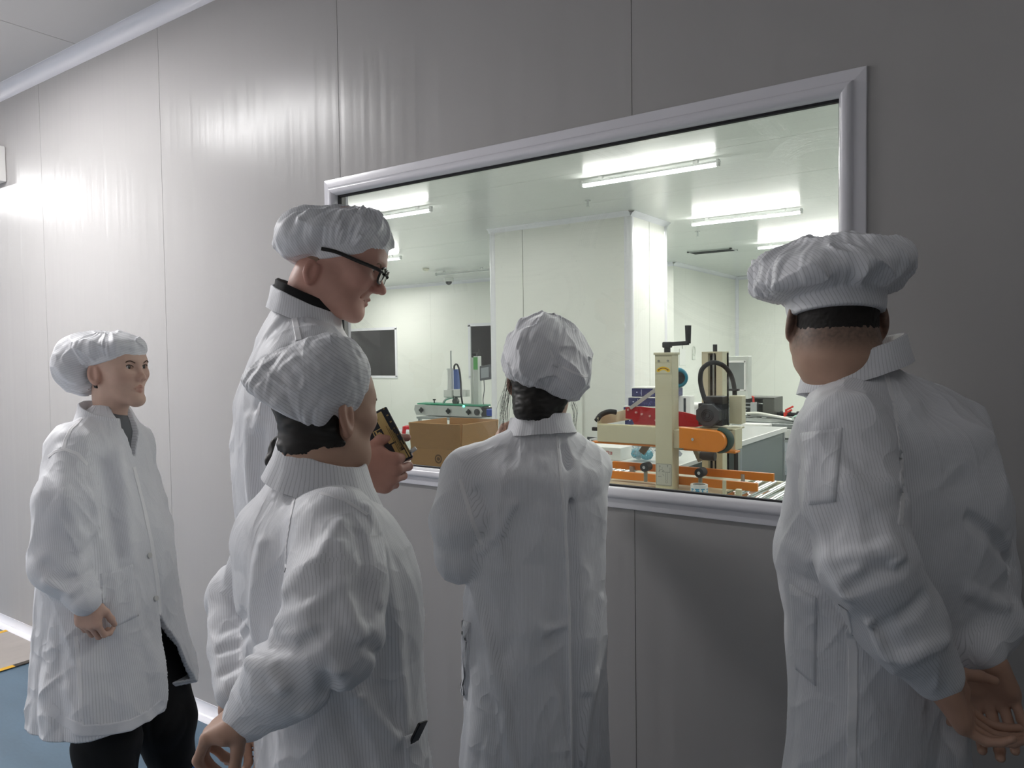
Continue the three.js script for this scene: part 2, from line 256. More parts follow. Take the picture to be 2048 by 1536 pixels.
// ───────────────────────── lamps in place ─────────────────────────
ROOM_LAMPS.forEach(([x, z, lit]) => {
  const row = z > -2 ? 'in the unseen row nearest the window' : z > -5 ? 'in the second row' : z > -7 ? 'in the third row' : z > -10 ? 'in the fourth row' : 'in the unseen last row';
  const col = x < -10 ? 'at the far left' : x < -7 ? 'well left of the pillar' : x < -4.5 ? 'in line with the pillar' : x < -1 ? 'over the machines' : 'at the far right';
  batten(x, z, CEIL, lit, 1.18, lit ? `lit batten lamp ${row}, ${col}` : 'unlit white batten lamp on the ceiling before the far wall', ROOM_LIGHT * (z > -2 ? 0.9 : z > -5 ? 0.85 : z > -7 ? 1.35 : z > -10 ? 1.8 : 2.2), ROOM_TINT);
});
HALL_LAMPS.forEach(([x, z], i) => batten(x, z, HALL_CEIL, 1, 1.25, ['lit corridor batten lamp nearest the window, over the watching group', 'lit corridor batten lamp, middle one of three in a line', 'lit corridor batten lamp at the far left end', 'added dim corridor fill lamp, out of view behind the viewer at the right'][i], HALL_LIGHT * (x > 0 ? 0.034 : 1), HALL_TINT));

function recenter(g) { // put the group's origin at its base centre
  g.updateMatrixWorld(true); const b = new THREE.Box3().setFromObject(g), c = V((b.min.x + b.max.x) / 2, b.min.y, (b.min.z + b.max.z) / 2).sub(g.position);
  for (const k of g.children) k.position.sub(c); g.position.add(c); return g;
}
function rcm(o) { // the same for a thing that is one mesh
  o.geometry.computeBoundingBox(); const b = o.geometry.boundingBox, c = V((b.min.x + b.max.x) / 2, b.min.y, (b.min.z + b.max.z) / 2); o.geometry.translate(-c.x, -c.y, -c.z); o.position.add(c); return o; }
const cream = M(0xd6d2b4, 0.42), steel = M(0xb9bdbd, 0.3, 0.75), chrome = M(0xd9dcdc, 0.16, 0.9), blackPl = M(0x2b2c2e, 0.5), orangeM = M(0xea8c28, 0.42), redM = M(0xa81722, 0.4), greyMotor = M(0x55585c, 0.45, 0.2), white = M(0xf0f0ec, 0.5), rubber = M(0x1d1e20, 0.65), cardM = (() => { const t = tex(256, 256, (u, v) => { const k = 0.96 + 0.05 * noise(u * 6, v * 90, 2) + 0.03 * noise(u * 40, v * 40, 5); return [0.72 * k, 0.565 * k, 0.375 * k]; }); return M(0xffffff, 0.8, 0, { map: t }); })();

// ── carton sealer ──
{
  const g = group('carton_sealing_machine', 'cream carton sealing machine with two columns and orange guide bars behind the window', 'machine');
  const col = (x0, x1, y0, y1, z0, z1, slot) => {
    const c = sub('column', g); mesh('post', slot ? [box((x1 - x0) * 0.3, y1 - y0, z1 - z0, x0 + (x1 - x0) * 0.15, (y0 + y1) / 2, (z0 + z1) / 2), box((x1 - x0) * 0.3, y1 - y0, z1 - z0, x1 - (x1 - x0) * 0.15, (y0 + y1) / 2, (z0 + z1) / 2), box(x1 - x0, y1 - y0, (z1 - z0) * 0.3, (x0 + x1) / 2, (y0 + y1) / 2, z0 + (z1 - z0) * 0.15)] : rbox(x1 - x0, y1 - y0, z1 - z0, 0.004, (x0 + x1) / 2, (y0 + y1) / 2, (z0 + z1) / 2), cream, c);
    if (!slot) { mesh('top_cap', rbox(x1 - x0 + 0.012, 0.014, z1 - z0 + 0.012, 0.003, (x0 + x1) / 2, y1 + 0.005, (z0 + z1) / 2), cream, c); for (const s of [-1, 1]) mesh('screw', cyl(0.006, 0.006, (x0 + x1) / 2 + s * 0.028, y1 - 0.035, z1 + 0.002, 'z'), M(0x9a9a90, 0.4, 0.6), c); }
    else { mesh('slot', box((x1 - x0) * 0.4, y1 - y0 - 0.03, 0.02, (x0 + x1) / 2, (y0 + y1) / 2, z1 - 0.05), M(0x1b1b1d, 0.7), c); mesh('screw_rod', cyl(0.008, y1 - y0, (x0 + x1) / 2, (y0 + y1) / 2, z1 - 0.03), steel, c); mesh('top_cap', box(x1 - x0, 0.01, z1 - z0, (x0 + x1) / 2, y1 + 0.004, (z0 + z1) / 2), cream, c); }
    return c;
  };
  col(-1.792, -1.688, 0.78, 1.555, -2.19, -2.095, false);
  col(-1.775, -1.640, 0.55, 1.560, -2.90, -2.78, true);
  mesh('knob', cyl(0.014, 0.05, -1.705, 1.59, -2.83), blackPl, g);
  // stickers on the near column
  const warn = canvasTex(256, 200, (c, W, H) => { c.fillStyle = '#d6d2b4'; c.fillRect(0, 0, W, H); c.lineCap = 'round'; c.strokeStyle = '#f2c81e'; c.lineWidth = 62; c.beginPath(); c.arc(W / 2, H * 1.05, W * 0.42, Math.PI * 1.22, Math.PI * 1.78); c.stroke(); c.strokeStyle = '#7c3a12'; c.lineWidth = 14; c.beginPath(); c.arc(W / 2, H * 1.05, W * 0.43, Math.PI * 1.25, Math.PI * 1.75); c.stroke(); c.fillStyle = '#7c3a12'; for (const s of [1.25, 1.75]) { const a = Math.PI * s, x = W / 2 + W * 0.43 * Math.cos(a), y = H * 1.05 + W * 0.43 * Math.sin(a); c.beginPath(); c.arc(x, y, 13, 0, 7); c.fill(); } });
  mesh('yellow_arrow_sticker', new THREE.PlaneGeometry(0.092, 0.062).translate(-1.740, 1.478, -2.0935), M(0xffffff, 0.4, 0, { map: warn }), g);
  const diag = canvasTex(256, 320, (c, W, H) => { c.fillStyle = '#c9c9bd'; c.fillRect(0, 0, W, H); c.strokeStyle = '#55564f'; c.lineWidth = 4; c.strokeRect(6, 6, W - 12, H - 12); const L = (...p) => { c.beginPath(); c.moveTo(p[0], p[1]); for (let i = 2; i < p.length; i += 2) c.lineTo(p[i], p[i + 1]); c.stroke(); }; L(40, 120, 70, 90, 100, 90, 100, 50); L(60, 50, 60, 130); L(90, 120, 230, 120, 230, 50); L(190, 50, 190, 30); L(160, 130, 160, 240); L(185, 130, 185, 240); L(30, 190, 90, 190); L(110, 150, 130, 180); for (const [x, y, r] of [[172, 262, 16], [60, 40, 10], [190, 25, 8], [120, 110, 12]]) { c.beginPath(); c.arc(x, y, r, 0, 7); c.stroke(); } });
  mesh('diagram_sticker', new THREE.PlaneGeometry(0.094, 0.125).translate(-1.740, 0.872, -2.0935), M(0xffffff, 0.4, 0, { map: diag }), g);
  // crank on top
  const cr = sub('hand_crank', g);
  mesh('hub', [cyl(0.018, 0.05, -1.735, 1.583, -2.14), rbox(0.05, 0.034, 0.04, 0.008, -1.735, 1.61, -2.14)], blackPl, cr);
  mesh('arm', bar([-1.74, 1.612, -2.14], [-1.60, 1.618, -2.11], 0.026, 0.022), blackPl, cr);
  mesh('handle', [cyl(0.0145, 0.10, -1.598, 1.665, -2.11, 'y', 0.018)], blackPl, cr);
  // carriage: open cream tray between the columns
  mesh('carriage_front', rbox(0.56, 0.105, 0.012, 0.004, -1.945, 1.077, -2.205), cream, g);
  mesh('carriage_front', rbox(0.05, 0.105, 0.10, 0.004, -1.665, 1.077, -2.16), cream, g);
  mesh('carriage_lip', rbox(0.56, 0.006, 0.03, 0.002, -1.945, 1.131, -2.215), M(0xe6dfb8, 0.4), g);
  mesh('carriage_side', plate([[0, 0], [0.52, 0], [0.52, 0.05], [0.45, 0.075], [0.02, 0.05], [0, 0.045]], 0.006, 0).rotateY(Math.PI / 2).translate(-2.226, 1.125, -2.205), cream, g);
  mesh('carriage_back', rbox(0.56, 0.10, 0.012, 0.004, -1.945, 1.077, -2.72), cream, g);
  mesh('carriage_bed', box(0.54, 0.01, 0.5, -1.945, 1.085, -2.46), M(0xa96a35, 0.5), g);
  mesh('carriage_skid', rbox(0.50, 0.012, 0.05, 0.004, -2.02, 1.018, -2.23), orangeM, g);
  mesh('cable_plug', tube([[-2.235, 1.15, -2.21], [-2.22, 1.185, -2.24], [-2.18, 1.205, -2.28], [-2.15, 1.20, -2.31]], 0.016, 12), rubber, g);
  mesh('stop_pin', rbox(0.035, 0.022, 0.022, 0.003, -2.245, 1.10, -2.21), rubber, g);
  // red tape-head plate with bolts
  const rp = mesh('tape_head_plate', plate([[0, 0.035], [0.0, 0.105], [0.10, 0.112], [0.40, 0.085], [0.58, 0.045], [0.64, 0.05], [0.64, 0.0], [0.06, 0.0], [0.045, 0.03]], 0.008, 0.001).translate(-2.165, 1.115, -2.48), redM, g);
  for (const [x, y] of [[0.02, 0.09], [0.075, 0.075], [0.115, 0.065], [0.17, 0.055], [0.215, 0.07], [0.21, 0.03], [0.27, 0.06]]) mesh('bolt', cyl(0.007, 0.008, x, y, 0.013, 'z', 0.007, 12), M(0xe2b8b8, 0.35, 0.4), rp).position.set(-2.165, 1.115, -2.48);
  mesh('lever_rod', bar([-2.13, 1.215, -2.47], [-1.90, 1.375, -2.47], 0.014, 0.022), M(0xc9cbca, 0.3, 0.5), g);
  // side belt unit: orange rounded housing, dark belt round its end
  const bu = sub('belt_drive', g);
  { const s = new THREE.Shape(); s.moveTo(0, 0); s.lineTo(0.20, -0.012); s.absarc(0.20, 0.043, 0.055, -Math.PI / 2, Math.PI / 2, false); s.lineTo(0, 0.11); mesh('housing', new THREE.ExtrudeGeometry(s, { depth: 0.05, bevelEnabled: true, bevelSize: 0.003, bevelThickness: 0.003, bevelSegments: 2 }).translate(-1.638, 1.035, -2.13), orangeM, bu);
    mesh('belt', new THREE.TorusGeometry(0.06, 0.012, 10, 28, Math.PI).rotateZ(-Math.PI / 2).scale(1, 1, 4).translate(-1.435, 1.078, -2.16), M(0x27443a, 0.7), bu);
    mesh('bolt', cyl(0.008, 0.01, -1.56, 1.085, -2.075, 'z'), chrome, bu); mesh('skid', rbox(0.30, 0.012, 0.08, 0.004, -1.50, 1.015, -2.2), orangeM, bu); }
  // motor with terminal box and conduit
  const mo = sub('drive_motor', g);
  { const r = 0.064, s = new THREE.Shape(); for (let i = 0; i < 8; i++) { const a = Math.PI / 8 + i * Math.PI / 4; s[i ? 'lineTo' : 'moveTo'](r * 1.08 * Math.cos(a), r * Math.sin(a)); } s.closePath();
    mesh('body', new THREE.ExtrudeGeometry(s, { depth: 0.14, bevelEnabled: true, bevelSize: 0.004, bevelThickness: 0.006, bevelSegments: 2 }).translate(-1.528, 1.21, -2.36), greyMotor, mo);
    for (let i = 0; i < 5; i++) mesh('cooling_fin', rbox(0.142, 0.126, 0.006, 0.003, -1.528, 1.21, -2.35 + i * 0.022), M(0x4a4d51, 0.5, 0.2), mo);
    for (const rr of [0.034, 0.024, 0.014]) mesh('vent_ring', new THREE.TorusGeometry(rr, 0.0022, 6, 28).translate(-1.528, 1.21, -2.212), M(0x3a3c3f, 0.5), mo);
    mesh('terminal_box', rbox(0.10, 0.045, 0.09, 0.006, -1.505, 1.292, -2.30), blackPl, mo);
    mesh('conduit', tube([[-1.555, 1.27, -2.28], [-1.575, 1.33, -2.27], [-1.59, 1.41, -2.27], [-1.585, 1.47, -2.29], [-1.545, 1.505, -2.33], [-1.495, 1.49, -2.37], [-1.46, 1.44, -2.40], [-1.445, 1.37, -2.42], [-1.443, 1.30, -2.43]], 0.0135, 48, 10), rubber, mo);
    mesh('cable_tie', rbox(0.055, 0.012, 0.035, 0.003, -1.445, 1.345, -2.425), rubber, mo);
    mesh('bracket', [rbox(0.075, 0.16, 0.07, 0.004, -1.412, 1.235, -2.38), rbox(0.22, 0.012, 0.20, 0.003, -1.50, 1.13, -2.34)], cream, mo);
    mesh('bracket_foot', rbox(0.075, 0.12, 0.12, 0.004, -1.415, 1.075, -2.3), cream, mo); }
  mesh('slide_rail', tube([[-1.56, 0.55, -2.8], [-1.56, 1.02, -2.8]], 0.014, 4), rubber, g);
  // tape roll on the far side of the column
  const tr = sub('tape_roll', g); mesh('ring', new THREE.TorusGeometry(0.047, 0.016, 12, 32).scale(1, 1, 1.7).rotateY(0.55).translate(-1.79, 1.413, -2.42), M(0x2f8fae, 0.35), tr); mesh('hub', cyl(0.035, 0.05, 0, 0, 0, 'z').rotateY(0.55).translate(-1.785, 1.413, -2.42), rubber, tr);
  // lower press rollers
  mesh('press_arm', bar([-1.655, 1.03, -2.32], [-1.60, 0.935, -2.30], 0.02, 0.03), M(0x9b9682, 0.5), g); mesh('press_roller', cyl(0.026, 0.085, -1.56, 0.965, -2.31, 'x'), M(0x3c3836, 0.6), g);
  mesh('press_arm', bar([-1.96, 1.03, -2.40], [-2.02, 0.945, -2.40], 0.02, 0.04), M(0x77725f, 0.5), g);
  // conveyor bed
  const rails = [[-2.035, 'near'], [-2.735, 'far']];
  for (const [z] of rails) mesh('bed_rail', rbox(2.9, 0.09, 0.035, 0.004, -1.75, 0.735, z), cream, g);
  mesh('bed_plate', box(0.75, 0.008, 0.66, -1.80, 0.781, -2.385), M(0xd9d5b8, 0.35), g);
  for (const x of [-3.1, -2.2, -1.3, -0.4]) for (const z of [-2.035, -2.735]) mesh('leg', rbox(0.06, 0.69, 0.04, 0.004, x, 0.345, z), cream, g);
  for (let i = 0; i < 12; i++) mesh('roller', cyl(0.0215, 0.64, -1.375 + 0.076 * i, 0.772, -2.385, 'z', 0.0215, 14), chrome, g);
  for (let i = 0; i < 11; i++) mesh('roller', cyl(0.0215, 0.64, -2.225 - 0.076 * i, 0.772, -2.385, 'z', 0.0215, 14), chrome, g);
  // orange guide bars
  mesh('guide_bar', rbox(1.0, 0.046, 0.026, 0.003, -1.745, 0.826, -2.215), orangeM, g);
  mesh('guide_bar', rbox(1.02, 0.046, 0.026, 0.003, -1.735, 0.848, -2.45), orangeM, g);
  mesh('guide_bracket', rbox(0.03, 0.05, 0.03, 0.004, -1.30, 0.81, -2.06), cream, g); mesh('guide_post', rbox(0.018, 0.09, 0.018, 0.004, -1.372, 0.835, -2.045), cream, g);
  mesh('guide_bracket', rbox(0.03, 0.06, 0.03, 0.004, -2.10, 0.82, -2.43), steel, g); mesh('guide_post', cyl(0.012, 0.05, -1.40, 0.83, -2.44), steel, g);
  for (const [x, z] of [[-1.515, -2.06], [-1.86, -2.10]]) { const r = sub('side_roller', g); mesh('drum', cyl(0.026, 0.06, x, 0.905, z - 0.02, 'z'), rubber, r); mesh('axle', cyl(0.009, 0.066, x, 0.905, z - 0.018, 'z'), chrome, r); mesh('stem', cyl(0.011, 0.08, x, 0.86, z - 0.01), M(0x8d8a7a, 0.5), r); }
  recenter(g);
}
// the roll of tape standing on the bed rail, blue characters round it
{
  const t = canvasTex(768, 160, (c, W, H) => { c.fillStyle = '#f1f3f2'; c.fillRect(0, 0, W, H); c.strokeStyle = '#4aa6cf'; c.lineWidth = 13; const S = (ox, strokes) => { for (const s of strokes) { c.beginPath(); c.moveTo(ox + s[0], s[1]); for (let i = 2; i < s.length; i += 2) c.lineTo(ox + s[i], s[i + 1]); c.stroke(); } };
    for (let k = 0; k < 3; k++) { const o = k * 256; S(o + 10, [[8, 50, 62, 50], [35, 40, 35, 140], [10, 80, 60, 80], [10, 108, 60, 108], [4, 138, 66, 138]]); S(o + 92, [[6, 48, 66, 48], [12, 70, 12, 142], [12, 70, 60, 70, 60, 142], [28, 48, 28, 100], [46, 48, 46, 100], [14, 108, 58, 108]]); S(o + 174, [[6, 48, 64, 48], [36, 48, 14, 100], [36, 70, 36, 140], [40, 80, 62, 112], [20, 120, 52, 120]]); } });
  const g = group('tape_roll_white', 'white roll of packing tape with blue characters on the conveyor edge', 'tape roll', [-1.495, 0.781, -2.0]);
  g.name = 'packing_tape_roll';
  mesh('label_band', new THREE.CylinderGeometry(0.046, 0.046, 0.072, 40, 1, true).rotateY(-0.9).translate(0, 0.036, 0), M(0xffffff, 0.35, 0, { map: t }), g);
  mesh('roll_face', [new THREE.RingGeometry(0.034, 0.046, 32).rotateX(-Math.PI / 2).translate(0, 0.072, 0), cyl(0.034, 0.06, 0, 0.03, 0, 'y', 0.034, 32)], M(0xdcdad2, 0.5), g);
}
// ── open cardboard box on a steel table just behind the glass ──
{
  const g = group('work_table', 'steel table under the open cardboard box', 'table');
  mesh('tabletop', rbox(1.4, 0.03, 0.9, 0.004, -2.85, 0.705, -1.42), steel, g); for (const x of [-3.48, -2.22]) for (const z of [-1.82, -1.02]) mesh('leg', rbox(0.04, 0.69, 0.04, 0.004, x, 0.345, z), steel, g); recenter(g);
  const b = group('cardboard_box', 'open brown cardboard box with flaps up and a round stamp', 'box', [-2.785, 0.72, -1.50], 0.05);
  const w = 0.355, d = 0.36, h = 0.32, t = 0.006;
  const print = canvasTex(512, 460, (c, W, H) => { c.fillStyle = '#b8905f'; c.fillRect(0, 0, W, H); c.strokeStyle = '#5a4632'; c.lineWidth = 5; c.beginPath(); c.arc(W * 0.56, 78, 34, 0, 7); c.stroke(); c.beginPath(); c.arc(W * 0.56, 78, 27, 0, 7); c.stroke(); c.fillStyle = '#5a4632'; for (const [x, y, a, e] of [[-12, -14, 8, 28], [-1, -16, 7, 32], [10, -12, 6, 24], [-18, -2, 36, 5]]) c.fillRect(W * 0.56 + x, 78 + y, a, e); c.fillStyle = '#4e4336'; c.fillRect(W * 0.31, 148, W * 0.5, 44); });
  const pm = M(0xffffff, 0.8, 0, { map: print });
  mesh('front_panel', box(w, h, t, 0, h / 2, d / 2), pm, b); mesh('back_panel', box(w, h, t, 0, h / 2, -d / 2), cardM, b);
  for (const s of [-1, 1]) mesh('side_panel', box(t, h, d, s * w / 2, h / 2, 0), cardM, b);
  mesh('bottom_panel', box(w, t, d, 0, t / 2, 0), cardM, b);
  const flap = (L, H, tilt, place) => { const f = rbox(L, H, t, 0.002, 0, H / 2, 0); f.rotateX(tilt); place(f); return f; };
  mesh('flap', flap(w, 0.145, 0.04, (f) => f.translate(0, h, d / 2)), cardM, b);
  mesh('flap', flap(w, 0.145, -0.1, (f) => f.translate(0, h, -d / 2)), cardM, b);
  mesh('flap', flap(d, 0.145, 0.08, (f) => { f.rotateY(Math.PI / 2); f.translate(w / 2, h, 0); }), cardM, b);
  mesh('flap', flap(d, 0.145, -0.1, (f) => { f.rotateY(Math.PI / 2); f.translate(-w / 2, h, 0); }), cardM, b);
}
// ── filling machine at the left, far ──
{
  const g = group('filling_machine', 'silver filling machine on a short conveyor with green belt before the far windows', 'machine', [-6.72, 0, -6.3]);
  const plM = M(0xcfd2ce, 0.35, 0.3), blk = M(0x2f3230, 0.5), grn = M(0x2f8c6c, 0.5);
  { const s = new THREE.Shape(); s.moveTo(-0.62, -0.135); s.lineTo(0.52, -0.12); s.lineTo(0.57, -0.05); s.lineTo(0.52, 0.01); s.lineTo(-0.64, 0.01); s.lineTo(-0.66, -0.06); s.closePath(); mesh('conveyor_side', new THREE.ExtrudeGeometry(s, { depth: 0.02, bevelEnabled: false }).translate(0, 0.86, 0.10), plM, g); mesh('conveyor_side', new THREE.ExtrudeGeometry(s, { depth: 0.02, bevelEnabled: false }).translate(0, 0.86, -0.12), plM, g); }
  mesh('green_belt', rbox(1.18, 0.022, 0.2, 0.008, -0.03, 0.885, 0), grn, g);
  for (const x of [-0.5, 0.0, 0.36]) mesh('star_knob', [cyl(0.03, 0.03, x, 0.80, 0.145, 'z', 0.03, 6), cyl(0.012, 0.05, x, 0.80, 0.13, 'z'), rbox(0.08, 0.018, 0.018, 0.005, x, 0.80, 0.15), rbox(0.018, 0.08, 0.018, 0.005, x, 0.80, 0.15)], blk, g);
  mesh('top_knob', [cyl(0.008, 0.05, -0.36, 0.915, 0.02), cyl(0.022, 0.016, -0.36, 0.945, 0.02)], blk, g);
  mesh('drive_roller', cyl(0.045, 0.02, 0.49, 0.80, 0.125, 'z'), blk, g);
  mesh('blue_motor', [rbox(0.16, 0.10, 0.16, 0.02, 0.70, 0.80, 0.02), cyl(0.055, 0.14, 0.78, 0.79, 0.02), lathe([[0.0, 0], [0.09, 0], [0.075, 0.04], [0.05, 0.06], [0, 0.06]]).translate(0.80, 0.70, 0.02)], M(0x26479f, 0.4), g);
  mesh('gearbox', rbox(0.14, 0.13, 0.13, 0.01, 0.60, 0.80, 0.02), blk, g);
  mesh('pilot_light', new THREE.SphereGeometry(0.017, 14, 10).translate(0.26, 0.875, 0.125), glow(new THREE.Color(0.05, 1, 0.55), 2.0), g);
  // piston column
  mesh('piston_rod', cyl(0.011, 0.28, -0.055, 1.50, 0), steel, g);
  mesh('cylinder', [cyl(0.045, 0.30, -0.07, 1.24, 0), cyl(0.052, 0.014, -0.07, 1.38, 0), cyl(0.052, 0.014, -0.07, 1.10, 0)], M(0xe2e4e2, 0.25, 0.3), g);
  mesh('blue_valve_body', rbox(0.07, 0.28, 0.07, 0.01, 0.045, 1.24, 0), M(0x3a5a9a, 0.4), g);
  mesh('black_hose', tube([[0.02, 1.34, 0.02], [0.03, 1.43, 0.03], [0.08, 1.45, 0.04], [0.13, 1.38, 0.05], [0.155, 1.2, 0.05], [0.16, 1.02, 0.05], [0.18, 0.9, 0.05]], 0.013, 32), rubber, g);
  mesh('nozzle_head', [rbox(0.22, 0.10, 0.10, 0.008, 0.13, 1.05, 0), rbox(0.16, 0.12, 0.10, 0.02, -0.09, 1.04, 0)], M(0xd8dad5, 0.3), g);
  mesh('spout', tube([[-0.02, 0.985, 0], [-0.09, 0.975, 0], [-0.15, 0.95, 0.02], [-0.18, 0.90, 0.03], [-0.185, 0.88, 0.03]], 0.018, 20), chrome, g);
  mesh('valve', [cyl(0.045, 0.05, 0.02, 0.93, 0.0, 'z'), cyl(0.02, 0.10, 0.03, 0.98, 0), rbox(0.12, 0.03, 0.05, 0.006, 0.05, 1.0, 0)], M(0x5c605d, 0.4, 0.4), g);
  mesh('stand', [rbox(0.075, 0.70, 0.08, 0.004, 0.39, 1.21, -0.03), rbox(0.03, 0.70, 0.05, 0.004, 0.30, 1.19, -0.03)], M(0xc3c8c2, 0.35, 0.2), g);
  mesh('green_scale', box(0.07, 0.17, 0.01, 0.39, 1.46, 0.012), M(0x4f9a4e, 0.5), g);
  mesh('stand_crank', [cyl(0.018, 0.04, 0.39, 1.58, -0.03), rbox(0.12, 0.014, 0.03, 0.004, 0.37, 1.60, -0.03), cyl(0.011, 0.06, 0.42, 1.63, -0.03)], blk, g);
  const sc = sub('control_screen', g); { const q = rbox(0.21, 0.20, 0.03, 0.008, 0, 0, 0), f = box(0.15, 0.14, 0.004, 0, 0, 0.016); for (const k of [q, f]) { k.rotateY(-0.15); k.applyMatrix4(new THREE.Matrix4().makeShear(0.12, 0, 0, 0, 0, 0)); k.translate(0.575, 1.335, 0.03); } mesh('housing', q, M(0x4e5256, 0.45), sc); mesh('screen', f, M(0x9aa0a4, 0.15), sc); }
  mesh('screen_cable', tube([[0.52, 1.24, 0.0], [0.525, 1.1, 0], [0.50, 0.95, 0], [0.51, 0.88, 0]], 0.006, 16), M(0x55585a, 0.5), g);
  // stand under the conveyor
  mesh('base_frame', [rbox(1.0, 0.03, 0.5, 0.004, 0.0, 0.70, 0), rbox(0.04, 0.69, 0.04, 0.004, -0.46, 0.345, 0.22), rbox(0.04, 0.69, 0.04, 0.004, 0.46, 0.345, 0.22), rbox(0.04, 0.69, 0.04, 0.004, -0.46, 0.345, -0.22), rbox(0.04, 0.69, 0.04, 0.004, 0.46, 0.345, -0.22)], steel, g);
}
// red plastic stool
{
  const g = group('plastic_stool', 'red plastic stool on the production room floor', 'stool', [-8.55, 0, -7.5], 0.2); const rm = M(0xc51a28, 0.35);
  mesh('seat', [rbox(0.30, 0.03, 0.30, 0.012, 0, 0.40, 0), rbox(0.33, 0.05, 0.02, 0.006, 0, 0.38, 0.155), rbox(0.33, 0.05, 0.02, 0.006, 0, 0.38, -0.155), rbox(0.02, 0.05, 0.33, 0.006, 0.155, 0.38, 0), rbox(0.02, 0.05, 0.33, 0.006, -0.155, 0.38, 0)], rm, g);
  for (const x of [-1, 1]) for (const z of [-1, 1]) mesh('leg', [bar([x * 0.14, 0.39, z * 0.14], [x * 0.18, 0.0, z * 0.18], 0.055, 0.055)], rm, g);
  for (const s of [-1, 1]) mesh('stretcher', [box(0.28, 0.04, 0.015, 0, 0.22, s * 0.155)], rm, g);
}
// ── packing bench with its boxes ──
{
  const g = group('packing_bench', 'low pale bench behind the carton sealer with bags on it', 'bench'); const top = M(0xd6d9d3, 0.4);
  mesh('tabletop', rbox(1.45, 0.035, 0.95, 0.005, -2.98, 0.683, -3.98), top, g); for (const x of [-3.62, -2.34]) for (const z of [-4.38, -3.58]) mesh('leg', rbox(0.045, 0.667, 0.045, 0.004, x, 0.333, z), steel, g); recenter(g);
  const s = group('steel_bench', 'long steel bench with a grey side panel beside the sealing machine', 'bench');
  mesh('tabletop', [rbox(1.35, 0.035, 1.42, 0.006, -2.765, 0.783, -5.22)], M(0xdcdfdc, 0.25, 0.2), s); mesh('edge_trim', rbox(0.012, 0.045, 1.42, 0.003, -2.085, 0.779, -5.22), white, s);
  mesh('side_panel', box(0.02, 0.70, 1.3, -2.115, 0.40, -5.24), M(0x8f9795, 0.3, 0.35), s); mesh('back_panel', box(1.2, 0.70, 0.02, -2.75, 0.40, -5.88), M(0x8f9795, 0.35, 0.3), s);
  for (const x of [-3.40, -2.12]) for (const z of [-5.9, -4.55]) mesh('leg', rbox(0.045, 0.765, 0.045, 0.004, x, 0.3825, z), steel, s); recenter(s);
  // white carton with a small red mark
  const mk = canvasTex(128, 64, (c, W, H) => { c.fillStyle = '#eceee8'; c.fillRect(0, 0, W, H); c.strokeStyle = '#a5202a'; c.lineWidth = 8; c.strokeRect(10, 12, 48, 42); c.beginPath(); c.moveTo(22, 24); c.lineTo(48, 24); c.moveTo(34, 24); c.lineTo(34, 48); c.moveTo(70, 20); c.lineTo(114, 20); c.lineTo(114, 48); c.lineTo(74, 48); c.moveTo(74, 34); c.lineTo(112, 34); c.stroke(); });
  const wc = group('white_carton', 'white carton with a small red mark lying on the packing bench', 'box', [-2.93, 0.7005, -3.66]);
  mesh('carton', rbox(0.36, 0.105, 0.22, 0.006, 0, 0.0525, 0), white, wc); mesh('red_mark', new THREE.PlaneGeometry(0.075, 0.04).translate(0.075, 0.06, 0.111), M(0xffffff, 0.5, 0, { map: mk }), wc);
  // clear bag with blue caps
  const R = rng(5);
  const crumple = (cx, cy, cz, rx, ry, rz, seed, amp = 0.35) => { const q = new THREE.IcosahedronGeometry(1, 5), p = q.attributes.position; for (let i = 0; i < p.count; i++) { const v = V().fromBufferAttribute(p, i); const k = 1 + amp * (Math.abs(noise(v.x * 2.6 + seed, v.y * 2.6, v.z * 2.6)) - 0.25) + 0.12 * noise(v.x * 7, v.y * 7 + seed, v.z * 7); p.setXYZ(i, cx + v.x * rx * k, Math.max(cy - ry * 0.9, cy + v.y * ry * k), cz + v.z * rz * k); } q.computeVertexNormals(); return q; };
  const clear = MP(0xf2f7f8, 0.12, { transmission: 0.75, thickness: 0, ior: 1.45 }), cyan = MP(0x7fc4d6, 0.2, { transmission: 0.35, thickness: 0 });
  const bg = group('plastic_bag', 'crumpled clear plastic bag with blue contents on the packing bench', 'bag');
  mesh('film', [crumple(-2.605, 0.775, -3.65, 0.085, 0.075, 0.085, 3), crumple(-2.59, 0.87, -3.66, 0.045, 0.06, 0.045, 9)], clear, bg); mesh('blue_contents', [crumple(-2.635, 0.762, -3.62, 0.045, 0.045, 0.05, 21), crumple(-2.55, 0.757, -3.61, 0.05, 0.042, 0.05, 31), crumple(-2.60, 0.86, -3.65, 0.035, 0.04, 0.035, 12)], cyan, bg); recenter(bg);
  const bg2 = group('plastic_bag', 'crumpled silvery plastic bag beside the blue one on the bench', 'bag'); mesh('film', [crumple(-2.405, 0.785, -3.70, 0.085, 0.085, 0.10, 14, 0.6)], MP(0xcfd3da, 0.18, { transmission: 0.45, thickness: 0, metalness: 0.1 }), bg2); recenter(bg2);
  // dark openings between white posts, built as a row of shelf bays
  for (let i = 0; i < 3; i++) { const t = group('dark_bay', ['dark open bay with a white post at the left end of the row of three behind the sealer', 'dark open bay with a white post in the middle of the row of three', 'dark open bay with a white post at the right end of the row of three'][i], 'tray', [-3.46 + i * 0.155, 0.7005, -4.3], 0, 'dark bays on the packing bench'); mesh('tray', [box(0.14, 0.075, 0.004, 0, 0.0375, -0.1), box(0.14, 0.006, 0.2, 0, 0.003, 0), box(0.14, 0.07, 0.004, 0, 0.035, 0.1)], M(0x3a4044, 0.6), t); mesh('white_edge', [box(0.012, 0.08, 0.2, 0.07, 0.04, 0)], white, t); }
